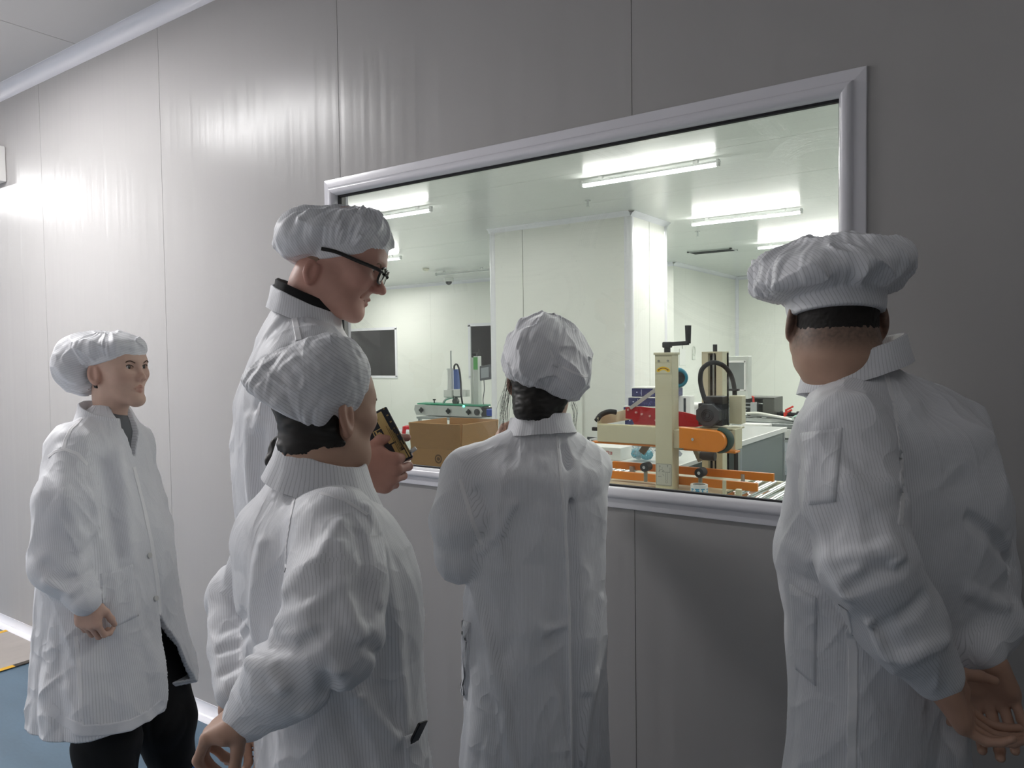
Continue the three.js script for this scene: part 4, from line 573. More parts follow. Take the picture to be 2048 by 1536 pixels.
// a garment: named limbs (each with its own field), folds, explicit creases; gives F, mesh, uv
function garment({ torso, arms, k = 0.035, extra = [], cuts = [], folds, creases = [], capTop = true }) {
  const limbs = [{ f: torso, type: 'torso' }];
  for (const arm of arms) for (let i = 0; i < arm.length - 1; i++) { const a = arm[i], b = arm[i + 1]; const f = cone(a.p, b.p, a.r, b.r), dir = b.p.clone().sub(a.p), len = dir.length(); dir.normalize(); const e1 = Math.abs(dir.y) > 0.9 ? V(1, 0, 0).cross(dir).normalize() : V(0, 1, 0).cross(dir).normalize(), e2 = dir.clone().cross(e1); const v0 = arm.slice(0, i).reduce((s, q, j) => s + q.p.distanceTo(arm[j + 1].p), 0); limbs.push({ f, type: 'arm', a: a.p, dir, len, e1, e2, v0, fold: arm.fold ?? 0.010, seed: limbs.length * 7.3, r: (a.r + b.r) / 2, i, last: i === arm.length - 2 }); }
  const armF = arms.map((arm) => blend(arm.slice(0, -1).map((a, i) => cone(a.p, arm[i + 1].p, a.r, arm[i + 1].r)), 0.02)), n = armF.length;
  const F0 = (x, y, z) => { let d = torso(x, y, z); d = smax(d, y - torso.top, 0.06); for (const e of extra) d = smin(d, e(x, y, z), e.k ?? 0.05); for (let i = 0; i < n; i++) d = smin(d, armF[i](x, y, z), arms[i].k ?? k); return d; };
  const disp = (x, y, z) => {
    let W = 0, S = 0;
    for (const L of limbs) {
      let fd = L.f(x, y, z); const w = Math.exp(-Math.max(fd, -0.02) / 0.012); if (w < 1e-4) continue; let s;
      if (L.type === 'torso') s = folds(x, y, z);
      else { const qx = x - L.a.x, qy = y - L.a.y, qz = z - L.a.z, t = qx * L.dir.x + qy * L.dir.y + qz * L.dir.z, u = qx * L.e1.x + qy * L.e1.y + qz * L.e1.z, v = qx * L.e2.x + qy * L.e2.y + qz * L.e2.z; const mk = sstep(-0.15, 0.35, noise(t * 4 + L.seed, u * 5, v * 5 + L.seed)), nn = noise(t * 10 + u * 9 + v * 5 + L.seed, (u - v) * 4, L.seed), n2 = noise(t * 19 - v * 12 + L.seed * 2, u * 8, v * 8), n3 = noise(t * 5 + L.seed, u * 6, v * 6); const near = L.i === 0 ? 0.5 + 0.6 * sstep(L.len * 0.4, L.len, t) : 1; const wf = L.last ? 1 - 0.85 * sstep(L.len * 0.65, L.len, t) : 1; s = wf * L.fold * near * (mk * (Math.abs(nn) * 2.2 - 0.5) + 0.25 * mk * n2 + 0.6 * n3 + 0.75 * ridge(noise(t * 7 - u * 8 + L.seed * 3, v * 7 + t * 2, u * 5)) - 0.15); }
      W += w; S += w * s;
    }
    let r = W > 0 ? S / W : 0;
    for (const c of creases) { let best = 9; for (let i = 0; i < c.p.length - 1; i++) { const a = c.p[i], b = c.p[i + 1], bx = b.x - a.x, by = b.y - a.y, bz = b.z - a.z, qx = x - a.x, qy = y - a.y, qz = z - a.z; let t = (qx * bx + qy * by + qz * bz) / (bx * bx + by * by + bz * bz); t = clamp(t, 0, 1); const d = Math.hypot(qx - bx * t, qy - by * t, qz - bz * t); if (d < best) best = d; } if (best < c.w * 3) r += 1.35 * c.a * Math.exp(-best * best / (c.w * c.w)); }
    return r;
  };
  const F = (x, y, z) => { let d = F0(x, y, z); if (d < 0.06 && d > -0.06) d -= disp(x, y, z); for (const c of cuts) d = c(x, y, z, d); return d; };
  const box = joinBox([torso.box, ...armF.map((f) => f.box), ...extra.map((e) => e.box)]);
  function build(h) {
    const g = polygonize(F, box, h, 0.03), p = g.attributes.position, nn = g.attributes.normal, ix = g.index.array, T = ix.length;
    const part = new Uint8Array(p.count); for (let i = 0; i < p.count; i++) { let b = 9, bi = 0; for (let j = 0; j < limbs.length; j++) { let d = limbs[j].f(p.getX(i), p.getY(i), p.getZ(i)); if (j === 0) d = Math.max(d, (p.getY(i) - torso.top) * 0.5) - 0.008; if (d < b) { b = d; bi = j; } } part[i] = bi; }
    const uvOf = (L, x, y, z) => { if (L.type === 'torso') { return [torso.angle(x, y, z) * 0.19, y, 2 * Math.PI * 0.19]; } const qx = x - L.a.x, qy = y - L.a.y, qz = z - L.a.z; const t = qx * L.dir.x + qy * L.dir.y + qz * L.dir.z, u = qx * L.e1.x + qy * L.e1.y + qz * L.e1.z, v = qx * L.e2.x + qy * L.e2.y + qz * L.e2.z; return [Math.atan2(u, v) * L.r * 1.05, L.v0 + t, 2 * Math.PI * L.r * 1.05]; };
    const pos = new Float32Array(T * 3), nor = new Float32Array(T * 3), uv = new Float32Array(T * 2);
    for (let t = 0; t < T; t += 3) { const L = limbs[part[ix[t]]]; let u0 = 0; for (let c = 0; c < 3; c++) { const v = ix[t + c]; const x = p.getX(v), y = p.getY(v), z = p.getZ(v), o = (t + c) * 3; pos[o] = x; pos[o + 1] = y; pos[o + 2] = z; nor[o] = nn.getX(v); nor[o + 1] = nn.getY(v); nor[o + 2] = nn.getZ(v); let [a, b, per] = uvOf(L, x, y, z); if (c === 0) u0 = a; else { if (a - u0 > per / 2) a -= per; if (a - u0 < -per / 2) a += per; } uv[(t + c) * 2] = a / 0.04; uv[(t + c) * 2 + 1] = b / 0.04; } }
    const o = new THREE.BufferGeometry(); o.setAttribute('position', new THREE.BufferAttribute(pos, 3)); o.setAttribute('normal', new THREE.BufferAttribute(nor, 3)); o.setAttribute('uv', new THREE.BufferAttribute(uv, 2)); return o;
  }
  return { F, F0, build, box, creases };
}
// pieces sewn on: a quilted patch between four picture corners, and a raised strip along a picture path
function patch(F, q, d0, d1, lift = 0.004, nu = 14, nv = 16, stripe = true) { // q: 4 px corners TL TR BR BL
  const pts = []; for (let j = 0; j <= nv; j++) for (let i = 0; i <= nu; i++) { const u = i / nu, v = j / nv, a = [lerp(q[0][0], q[1][0], u), lerp(q[0][1], q[1][1], u)], b = [lerp(q[3][0], q[2][0], u), lerp(q[3][1], q[2][1], u)]; pts.push(hit(F, lerp(a[0], b[0], v), lerp(a[1], b[1], v), d0, d1)); }
  const med = pts.filter(Boolean); if (!med.length) { console.log('patch missed', q[0]); return new THREE.BufferGeometry().setAttribute('position', new THREE.Float32BufferAttribute([0, 0, 0, 0, 0, 0, 0, 0, 0], 3)); }
  for (let i = 0; i < pts.length; i++) if (!pts[i]) pts[i] = med.reduce((m, p) => p.distanceTo(P(lerp(q[0][0], q[2][0], 0.5), q[0][1], 1)) < 0 ? p : m, med[Math.min(i, med.length - 1)]);
  const w = nu + 1, top = [], bot = [], uv = [], idx = []; const W = pts[0].distanceTo(pts[nu]), H = pts[0].distanceTo(pts[w * nv]);
  pts.forEach((p, i) => { const n = grad(F, p, 0.006), e = (i % w === 0 || i % w === nu || i < w || i >= w * nv) ? 0.4 : 1; top.push(...p.clone().addScaledVector(n, lift * e)); bot.push(...p.clone().addScaledVector(n, -0.004)); uv.push((i % w) / nu * W / 0.04, Math.floor(i / w) / nv * H / 0.04); });
  const N = pts.length; for (let j = 0; j < nv; j++) for (let i = 0; i < nu; i++) { const a = j * w + i; idx.push(a, a + w, a + 1, a + 1, a + w, a + w + 1); }
  const rim = []; for (let i = 0; i < nu; i++) rim.push([i, i + 1]); for (let j = 0; j < nv; j++) rim.push([j * w + nu, (j + 1) * w + nu]); for (let i = nu; i > 0; i--) rim.push([nv * w + i, nv * w + i - 1]); for (let j = nv; j > 0; j--) rim.push([j * w, (j - 1) * w]);
  for (const [a, b] of rim) idx.push(a, b, a + N, b, b + N, a + N);
  const g = new THREE.BufferGeometry(); g.setAttribute('position', new THREE.Float32BufferAttribute([...top, ...bot], 3)); g.setAttribute('uv', new THREE.Float32BufferAttribute([...uv, ...uv], 2)); g.setIndex(idx); g.computeVertexNormals(); return g;
}
function resample(path, step) { const o = []; for (let i = 0; i < path.length - 1; i++) { const [x0, y0] = path[i], [x1, y1] = path[i + 1], n = Math.max(1, Math.round(Math.hypot(x1 - x0, y1 - y0) / step)); for (let k = 0; k < n; k++) o.push([lerp(x0, x1, k / n), lerp(y0, y1, k / n)]); } o.push(path[path.length - 1]); return o; }
function strip(F, path, d0, d1, width = 0.008, lift = 0.0022, pucker = 0) { // ribbon along a picture path, lying on the cloth
  let pts = resample(path, 9).map(([x, y]) => hit(F, x, y, d0, d1)).filter(Boolean); pts = pts.filter((p, i) => !i || p.distanceTo(pts[i - 1]) < 0.08);
  if (pts.length < 2) { console.log('strip missed', path[0]); return new THREE.BufferGeometry().setAttribute('position', new THREE.Float32BufferAttribute([0, 0, 0, 0, 0, 0, 0, 0, 0], 3)); }
  pts = new THREE.CatmullRomCurve3(pts).getPoints(pts.length * 2);
  const prof = [[-0.5, -1], [-0.47, 0.35], [-0.34, 0.8], [-0.2, 0.4], [0, 0.6], [0.2, 0.4], [0.34, 0.8], [0.47, 0.35], [0.5, -1]], n = prof.length, pos = [], uv = [], idx = [];
  pts.forEach((p, i) => { const N = grad(F, p, 0.006), T = pts[Math.min(i + 1, pts.length - 1)].clone().sub(pts[Math.max(i - 1, 0)]).normalize(), B = N.clone().cross(T).normalize(); const pk = pucker ? 1 + pucker * Math.sin(i * 1.9) : 1; prof.forEach(([a, b], j) => { const q = p.clone().addScaledVector(B, a * width).addScaledVector(N, b * lift * (b > 0 ? 0.5 * pk : 1)); pos.push(q.x, q.y, q.z); uv.push(a * 0.1, i * 0.1); }); });
  for (let i = 0; i < pts.length - 1; i++) for (let j = 0; j < n - 1; j++) { const a = i * n + j; idx.push(a, a + n, a + 1, a + 1, a + n, a + n + 1); }
  const g = new THREE.BufferGeometry(); g.setAttribute('position', new THREE.Float32BufferAttribute(pos, 3)); g.setAttribute('uv', new THREE.Float32BufferAttribute(uv, 2)); g.setIndex(idx); g.computeVertexNormals(); return g;
}
// turned-down collar round a neck: c centre of the neck base, fr frame, a/b half widths, open: half angle left open in front
function collar({ c, fr, a, b, open = 0.35, stand = 0.035, fall = 0.05, flare = 0.022, sx = 0, sz = 0, point = 0.03 }) {
  const N = 64, prof = (t) => { const k = fall + point * Math.pow(Math.abs(t * 2 - 1), 6); return [[-0.004, -0.01], [0, stand * 0.6], [0.004, stand], [0.007, stand + 0.003], [0.0105, stand + 0.001], [0.011 + flare * 0.4, stand - k * 0.5], [0.011 + flare, stand - k], [0.009 + flare, stand - k - 0.001], [0.0085 + flare * 0.4, stand - k * 0.5], [0.0075, stand - 0.005], [0.005, stand - 0.012], [0.003, -0.01]]; };
  const pos = [], uv = [], idx = []; let n;
  for (let i = 0; i <= N; i++) { const t = i / N, ang = open + t * (2 * Math.PI - 2 * open); const pr = prof(t); n = pr.length; const dir = fr.l.clone().multiplyScalar(Math.sin(ang)).addScaledVector(fr.flat, Math.cos(ang)); const base = c.clone().addScaledVector(fr.l, Math.sin(ang) * a).addScaledVector(fr.flat, Math.cos(ang) * b); const off = base.clone().sub(c); base.y += sx * off.dot(CR) + sz * off.dot(CA); pr.forEach(([r, h], j) => { const wob = 0.002 * noise(ang * 3, j * 0.3, c.x * 10); pos.push(base.x + dir.x * (r + wob), base.y + h + wob, base.z + dir.z * (r + wob)); uv.push(ang * a / 0.04, (r + h) / 0.04); }); }
  for (let i = 0; i < N; i++) for (let j = 0; j < n; j++) { const p = i * n + j, q = i * n + (j + 1) % n; idx.push(p, q, p + n, q, q + n, p + n); }
  for (const i of [0, N]) for (let j = 1; j < n - 1; j++) idx.push(i * n, i * n + j, i * n + j + 1);
  const g = new THREE.BufferGeometry(); g.setAttribute('position', new THREE.Float32BufferAttribute(pos, 3)); g.setAttribute('uv', new THREE.Float32BufferAttribute(uv, 2)); g.setIndex(idx); g.computeVertexNormals(); return g;
}
const clothDouble = coatMat.clone(); clothDouble.side = THREE.DoubleSide;
// ───────────────────────── heads, hands, caps ─────────────────────────
const skinBump = tex(256, 256, (u, v) => 0.5 + 0.3 * fbm(u * 30, v * 30, 6, 3), { srgb: false });
const skinMat = new THREE.MeshPhysicalMaterial({ color: 0xffffff, vertexColors: true, roughness: 0.48, sheen: 0.1, sheenRoughness: 0.5 });
const hairMat = M(0x17130f, 0.45), trouserMat = M(0x0a0a0c, 0.85), shoeCover = M(0x1f6fc2, 0.5), eyeMat = new THREE.MeshPhysicalMaterial({ vertexColors: true, roughness: 0.12, clearcoat: 0.8 });
const browMat = M(0x1d1612, 0.8);

// canonical head, metres; x to the wearer's left, y up, z forward; origin between the ears at eye height
function headField(o = {}) {
  const m = o.male ? 1 : 0, jw = o.jaw ?? 1, ns = o.nose ?? 1, nk = o.neck ?? (m ? 0.057 : 0.047), lean = o.neckLean ?? 0;
  const p = [];
  p.push(ell(V(0, 0.040, -0.004), [0.0755, 0.083, 0.093]));
  p.push(withK(ell(V(0, 0.034, 0.042), [0.062, 0.055, 0.051]), 0.03));
  p.push(withK(ell(V(0, -0.022, 0.033), [0.063, 0.070, 0.060]), 0.03));
  p.push(withK(ell(V(0, -0.066, 0.034), [0.045 * jw, 0.044, 0.052]), 0.03));
  for (const s of [-1, 1]) { p.push(withK(cone(V(s * 0.046 * jw, -0.050, 0.004), V(s * 0.014, -0.098, 0.074), 0.021, 0.015), 0.025)); p.push(withK(ell(V(s * 0.041, -0.016, 0.060), [0.024, 0.020, 0.024]), 0.025)); p.push(withK(cone(V(s * 0.040, 0.026, 0.074), V(s * 0.010, 0.024, 0.086), m ? 0.012 : 0.008, m ? 0.011 : 0.007), 0.02)); }
  p.push(withK(ell(V(0, -0.099, 0.078), [0.021, 0.017, 0.018]), 0.02));
  p.push(withK(cone(V(0, -0.040, -0.022), V(0, -0.075, -0.026), nk, nk), 0.03));
  if (o.jowl) for (const s of [-1, 1]) p.push(withK(ell(V(s * 0.030, -0.085, 0.045), [0.026, 0.026, 0.034]), 0.03));
  const base = blend(p, 0.03);
  const nw = o.noseW ?? 1, lp = o.lip ?? 1;
  const nose = blend([cone(V(0, 0.014, 0.087), V(0, -0.020, 0.098 + 0.010 * ns), 0.0065, 0.0082 * nw), withK(ell(V(0, -0.026, 0.101 + 0.012 * ns), [0.0100 * nw, 0.0092, 0.0102]), 0.012), withK(ell(V(-0.0118 * nw, -0.0305, 0.097 + 0.004 * ns), [0.0062, 0.0066, 0.0095]), 0.010), withK(ell(V(0.0118 * nw, -0.0305, 0.097 + 0.004 * ns), [0.0062, 0.0066, 0.0095]), 0.010)], 0.014);
  const lips = [];
  for (const s of [-1, 1]) { lips.push(cone(V(s * 0.0225, -0.0610, 0.0805), V(s * 0.002, -0.0565, 0.0945 + 0.002 * lp), 0.003, 0.0052 * lp)); lips.push(cone(V(s * 0.0205, -0.0645, 0.0805), V(s * 0.001, -0.0685, 0.0922 + 0.002 * lp), 0.003, 0.0058 * lp)); }
  const lipU = blend([lips[0], lips[2]], 0.006), lipL = blend([lips[1], lips[3]], 0.006);
  const es = o.earS ?? 1, ear = (s) => { const c = V(s * 0.0775, o.earY ?? -0.008, o.earZ ?? -0.012), ax = V(1, 0, s * 0.35).normalize(), ay = V(-0.12 * s, 1, -0.18).normalize(), az = ax.clone().cross(ay).normalize(), a2 = ay.clone().cross(az); const sh = ell(c, [0.0085, 0.033 * es, 0.0195 * es], a2, ay, az), lobe = ell(c.clone().add(V(-s * 0.002, -0.027 * es, 0.005)), [0.0065, 0.011 * es, 0.009 * es], a2, ay, az), bowl = ell(c.clone().add(V(s * 0.008, 0.001, 0.006)), [0.008, 0.021 * es, 0.011 * es], a2, ay, az), root = ell(c.clone().add(V(-s * 0.008, 0, 0.010)), [0.010, 0.026 * es, 0.010]); return (x, y, z) => smin(smax(smin(sh(x, y, z), lobe(x, y, z), 0.008), -bowl(x, y, z), 0.006), root(x, y, z), 0.006); };
  const eL = ear(1), eR = ear(-1);
  const sock = [-1, 1].map((s) => ell(V(s * 0.0315, 0.0085, m ? 0.0985 : 0.1015), [0.0185, 0.0125, 0.0155])), lid = [-1, 1].map((s) => ell(V(s * 0.0315, 0.0085, 0.0735), [0.0172, 0.0135, 0.0148])), slit = [-1, 1].map((s) => ell(V(s * 0.0318, 0.0078, 0.090), [0.0138, 0.0036 + (o.eyeOpen ?? 0), 0.012], V(1, 0.10 * s, 0).normalize(), V(-0.10 * s, 1, 0).normalize(), V(0, 0, 1)));
  const nost = [-1, 1].map((s) => ell(V(s * 0.0068, -0.0365, 0.106 + 0.006 * ns), [0.0038, 0.004, 0.0055]));
  const line = cone(V(-0.0215, -0.0628, 0.088), V(0.0215, -0.0628, 0.088), 0.0012, 0.0012), lineM = cone(V(-0.012, -0.0625, 0.0985), V(0.012, -0.0625, 0.0985), 0.0018, 0.0018);
  const chk = [-1, 1].map((s) => cone(V(s * 0.020, -0.030, 0.094), V(s * 0.034, -0.060, 0.079), 0.0022, 0.002));
  const f = (x, y, z) => {
    let d = base(x, y, z);
    if (z > 0.04) { d = smax(d, -sock[0](x, y, z), 0.014); d = smax(d, -sock[1](x, y, z), 0.014); d = smin(d, nose(x, y, z), 0.012); d = smin(d, lid[0](x, y, z), 0.006); d = smin(d, lid[1](x, y, z), 0.006); d = smin(d, lipU(x, y, z), 0.006); d = smin(d, lipL(x, y, z), 0.006); d = smax(d, -line(x, y, z), 0.0025); d = smax(d, -lineM(x, y, z), 0.003); d = smax(d, -slit[0](x, y, z), 0.002); d = smax(d, -slit[1](x, y, z), 0.002); d = smax(d, -nost[0](x, y, z), 0.003); d = smax(d, -nost[1](x, y, z), 0.003); if (o.lines) for (const c of chk) d = smax(d, -c(x, y, z), 0.007); }
    if (x > 0.045) d = smin(d, eL(x, y, z), 0.005); else if (x < -0.045) d = smin(d, eR(x, y, z), 0.005);
    return d;
  };
  f.base = base; f.lip = (x, y, z) => Math.min(lipU(x, y, z), lipL(x, y, z)); f.ear = (x, y, z) => Math.min(eL(x, y, z), eR(x, y, z)); f.nose = nose; return f;
}
function placed(f, c, fr, s = 1) { // local field -> world field
  const { l, u, f: w } = fr, k = 1 / s; const F = (x, y, z) => { x = (x - c.x) * k; y = (y - c.y) * k; z = (z - c.z) * k; return f(x * l.x + y * l.y + z * l.z, x * u.x + y * u.y + z * u.z, x * w.x + y * w.y + z * w.z) * s; };
  F.local = (p) => { const q = p.clone().sub(c).multiplyScalar(k); return V(q.dot(l), q.dot(u), q.dot(w)); };
  F.world = (x, y, z) => c.clone().addScaledVector(l, x * s).addScaledVector(u, y * s).addScaledVector(w, z * s);
  const r = 0.16 * s; F.box = [c.x - r, c.y - r, c.z - r, c.x + r, c.y + r, c.z + r]; return F;
}
// a hand: wrist w, dir towards the fingers, palm normal n (out of the palm); side +1: thumb at dir x n side
function handField(w, dir, n, { side = 1, size = 1, curl = [[0.5, 0.7, 0.4], [0.5, 0.7, 0.4], [0.55, 0.75, 0.4], [0.6, 0.8, 0.4]], spread = 0.06, thumb = [0.5, 0.35, 0.3], thumbIn = 0.3, thumbOut = 0.95, wristR = 0.027 }) {
  const D = dir.clone().normalize(), Nn = n.clone().addScaledVector(D, -n.dot(D)).normalize(), S = D.clone().cross(Nn).normalize().multiplyScalar(side), s = size, p = [];
  const at = (a, b, c) => w.clone().addScaledVector(S, a * s).addScaledVector(D, b * s).addScaledVector(Nn, c * s);
  const mcpX = [0.031, 0.010, -0.011, -0.030], mcpY = [0.088, 0.092, 0.088, 0.079], len = [[0.042, 0.026, 0.021], [0.046, 0.030, 0.022], [0.043, 0.028, 0.022], [0.034, 0.021, 0.019]], rad = [0.0092, 0.0094, 0.0088, 0.0078];
  p.push(cone(at(0, -0.016, 0), at(0, 0.012, 0), wristR * s, 0.026 * s));
  for (let i = 0; i < 4; i++) p.push(withK(cone(at(mcpX[i] * 0.55, 0.012, 0), at(mcpX[i], mcpY[i] - 0.006, -0.001), 0.0165 * s, 0.0125 * s), 0.016));
  p.push(withK(cone(at(0.022, 0.018, 0.006), at(0.032, 0.05, 0.010), 0.017 * s, 0.014 * s), 0.018));
  p.push(withK(cone(at(-0.022, 0.018, 0.006), at(-0.028, 0.06, 0.006), 0.015 * s, 0.012 * s), 0.016));
  const fingers = [];
  for (let i = 0; i < 4; i++) { let q = at(mcpX[i], mcpY[i], -0.001), a = 0, sp = (1.5 - i) * spread; const ch = []; for (let k = 0; k < 3; k++) { a += curl[i][k]; const v = D.clone().multiplyScalar(Math.cos(a)).addScaledVector(Nn, Math.sin(a)).addScaledVector(S, sp * Math.max(0.2, Math.cos(a))).normalize(); const e = q.clone().addScaledVector(v, len[i][k] * s); ch.push(cone(q, e, rad[i] * s * (1.04 - 0.07 * k), rad[i] * s * (0.98 - 0.08 * k))); q = e; } fingers.push(blend(ch, 0.004)); }
  { let q = at(0.026, 0.022, 0.006); const L = [0.040, 0.032, 0.026]; let out = thumbOut, inn = thumbIn; const ch = []; for (let k = 0; k < 3; k++) { const v = D.clone().multiplyScalar(Math.cos(out)).addScaledVector(S, Math.sin(out)).addScaledVector(Nn, inn).normalize(); const e = q.clone().addScaledVector(v, L[k] * s); ch.push(cone(q, e, [0.0145, 0.0108, 0.0098][k] * s, [0.0108, 0.0100, 0.0078][k] * s)); q = e; out -= thumb[k]; inn += thumb[k] * 0.5; } fingers.push(blend(ch, 0.005)); }
  const palm = blend(p, 0.016); const f = (x, y, z) => { let d = palm(x, y, z), g = 9; for (const q of fingers) g = Math.min(g, q(x, y, z)); return smin(d, g, 0.007); };
  f.box = joinBox([palm.box, ...fingers.map((q) => q.box)]); f.at = at; return f;
}
function paint(g, fn) { const p = g.attributes.position, c = new Float32Array(p.count * 3); for (let i = 0; i < p.count; i++) { const q = fn(p.getX(i), p.getY(i), p.getZ(i)); c[i * 3] = q[0]; c[i * 3 + 1] = q[1]; c[i * 3 + 2] = q[2]; } g.setAttribute('color', new THREE.BufferAttribute(c, 3)); return g; }
function mergeColored(list) { return mergeGeometries(list.map((g) => { const q = g.index ? g.toNonIndexed() : g; for (const k of Object.keys(q.attributes)) if (!['position', 'normal', 'color'].includes(k)) q.deleteAttribute(k); return q; })); }
// skin of a whole person: fine head, fine hands, coarse remainder hidden under the clothes
function skinMesh(parent, { head: head0, tone, hands, core, headBox, h = 0.003, blush = 1, neck, neckR = 0.05, stubble }) {
  const nkF = cone(head0.world(0, -0.06, -0.022), neck, neckR, neckR + 0.004), head = (x, y, z) => smin(head0(x, y, z), nkF(x, y, z), 0.025); head.local = head0.local; head.f = head0.f; headBox = [...headBox]; headBox[1] = Math.min(headBox[1], neck.y - 0.01);
  const T = tone, loc = (x, y, z) => head.local(V(x, y, z));
  const col = (x, y, z) => { const n = 1 + 0.06 * fbm(x * 60, y * 60, z * 60, 2); return [T[0] * n, T[1] * n, T[2] * n]; };
  const headCol = (x, y, z) => { const q = loc(x, y, z), c = col(x, y, z); const lp = sstep(0.0035, -0.001, head.f.lip(q.x, q.y, q.z)); const er = sstep(0.010, 0.0, head.f.ear(q.x, q.y, q.z)) * 0.35; const nz = sstep(0.010, 0, head.f.nose(q.x, q.y, q.z)) * 0.18 * blush, ck = blush * 0.25 * Math.exp(-(((Math.abs(q.x) - 0.042) / 0.022) ** 2 + ((q.y + 0.022) / 0.02) ** 2)) * sstep(0.02, 0.06, q.z); const r = clamp(lp * 0.6 + er + nz + ck, 0, 1); const L = [T[0] * 0.92, T[1] * 0.62, T[2] * 0.62]; const o = [lerp(c[0], L[0], r), lerp(c[1], L[1], r), lerp(c[2], L[2], r)]; if (stubble) { const w = stubble(q); return [lerp(o[0], 0.07, w), lerp(o[1], 0.055, w), lerp(o[2], 0.045, w)]; } return o; };
  const list = [paint(polygonize(head, headBox, h, 0.0), headCol)];
  for (const f of hands) list.push(paint(polygonize(f, f.box, 0.003, 0.01), (x, y, z) => { const c = col(x, y, z); return [c[0] * 0.98, c[1] * 0.93, c[2] * 0.92]; }));
  const rest = core; list.push(paint(polygonize(rest, rest.box, 0.016, 0.02), col));
  return mesh('body', mergeColored(list), skinMat, parent);
}
function eyes(parent, head, s, look = [0, 0]) {
  for (const e of [-1, 1]) { const g = new THREE.SphereGeometry(0.0118 * s, 28, 20); const c = head.world(e * 0.0315, 0.0083, 0.0745); const fw = head.world(e * 0.0315 + look[0] * 0.1, 0.0083 + look[1] * 0.1, 0.1745).sub(c).normalize(); paint(g, (x, y, z) => { const a = V(x, y, z).normalize().dot(fw); return a > 0.955 ? [0.006, 0.005, 0.005] : a > 0.82 ? [0.03, 0.017, 0.011] : [0.6, 0.56, 0.54]; }); g.translate(c.x, c.y, c.z); mesh('eye', g, eyeMat, parent); }
}
function lashes(parent, head, s, open) { for (const e of [-1, 1]) { const pts = []; for (let i = 0; i <= 8; i++) { const a = Math.PI * (0.04 + 0.92 * i / 8), x = Math.cos(a) * 0.0135, y = Math.sin(a) * (0.0036 + open); pts.push(snap(head, head.world(e * 0.0318 + x, 0.0078 + y + 0.10 * e * x, 0.0885), 0.0003)); } mesh('eyelashes', tube(pts, 0.0010 * s, 20, 6), browMat, parent); } }
function brow(parent, head, s, o = {}) { for (const e of [-1, 1]) { const pts = [[0.015, 0.0245], [0.023, 0.027], [0.033, 0.0285], [0.043, 0.0265], [0.050, 0.0225]].map(([x, y]) => { const q = head.world(e * x, y + (o.dy ?? 0), 0.09); return snap(head, q, 0.0004); }); const g = tube(pts, (o.w ?? 0.0017) * s, 20, 8); mesh('eyebrow', g, o.mat ?? browMat, parent); } }
// cap: pillow fields given in the picture plane of the head, gathered by folds that run from the band to the crown
function picEll(px, py, d, rx, ry, rz, tilt = 0) { const t = tilt * Math.PI / 180, ax = CR.clone().multiplyScalar(Math.cos(t)).addScaledVector(CU, Math.sin(t)), ay = CU.clone().multiplyScalar(Math.cos(t)).addScaledVector(CR, -Math.sin(t)); return ell(P(px, py, d), [rx * d / FPX, ry * d / FPX, rz], ax, ay, CA); }
function capMesh(parent, F, box, h, uvAxes, name = 'cap') {
  const g = polygonize(F, box, h, 0.02), p = g.attributes.position, uv = new Float32Array(p.count * 2); const [u, v] = uvAxes;
  for (let i = 0; i < p.count; i++) { const q = V(p.getX(i), p.getY(i), p.getZ(i)); uv[i * 2] = q.dot(u) / 0.04; uv[i * 2 + 1] = q.dot(v) / 0.04; } g.setAttribute('uv', new THREE.BufferAttribute(uv, 2)); return mesh(name, g, capMat, parent);
}
// folds fanning round an axis: c centre, u up axis, e1,e2 across
function pleats(c, fr, { n = 9, amp = 0.007, seed = 0, top = 0.1, low = 0 }) { return (x, y, z) => { x -= c.x; y -= c.y; z -= c.z; const h = x * fr.u.x + y * fr.u.y + z * fr.u.z, a = x * fr.l.x + y * fr.l.y + z * fr.l.z, b = x * fr.f.x + y * fr.f.y + z * fr.f.z, r = Math.hypot(a, b) + 1e-5, ca = a / r, cb = b / r; const md = 0.35 + 0.65 * sstep(-0.25, 0.35, noise(ca * 1.6 + seed, cb * 1.6, 7 + h * 5)), s1 = noise(ca * n * 0.42 + seed, cb * n * 0.42, h * 11 + seed), s2 = noise(ca * n * 0.9 + seed * 2, cb * n * 0.9, h * 12 - seed), s3 = noise(x * 26 + seed, y * 26, z * 26); const k = 1 - 0.75 * sstep(low, top, h); const s4 = noise(x * 9 + seed, y * 9, z * 9); return amp * k * md * ((Math.abs(s1) * 2.4 - 0.5) + 0.5 * (Math.abs(s2) * 2.2 - 0.5)) + amp * 0.25 * s3 + amp * 0.9 * s4 + amp * 0.75 * ridge(noise(x * 13 + y * 7 + seed, y * 13 - z * 6, z * 13)) - amp * 0.15; }; }
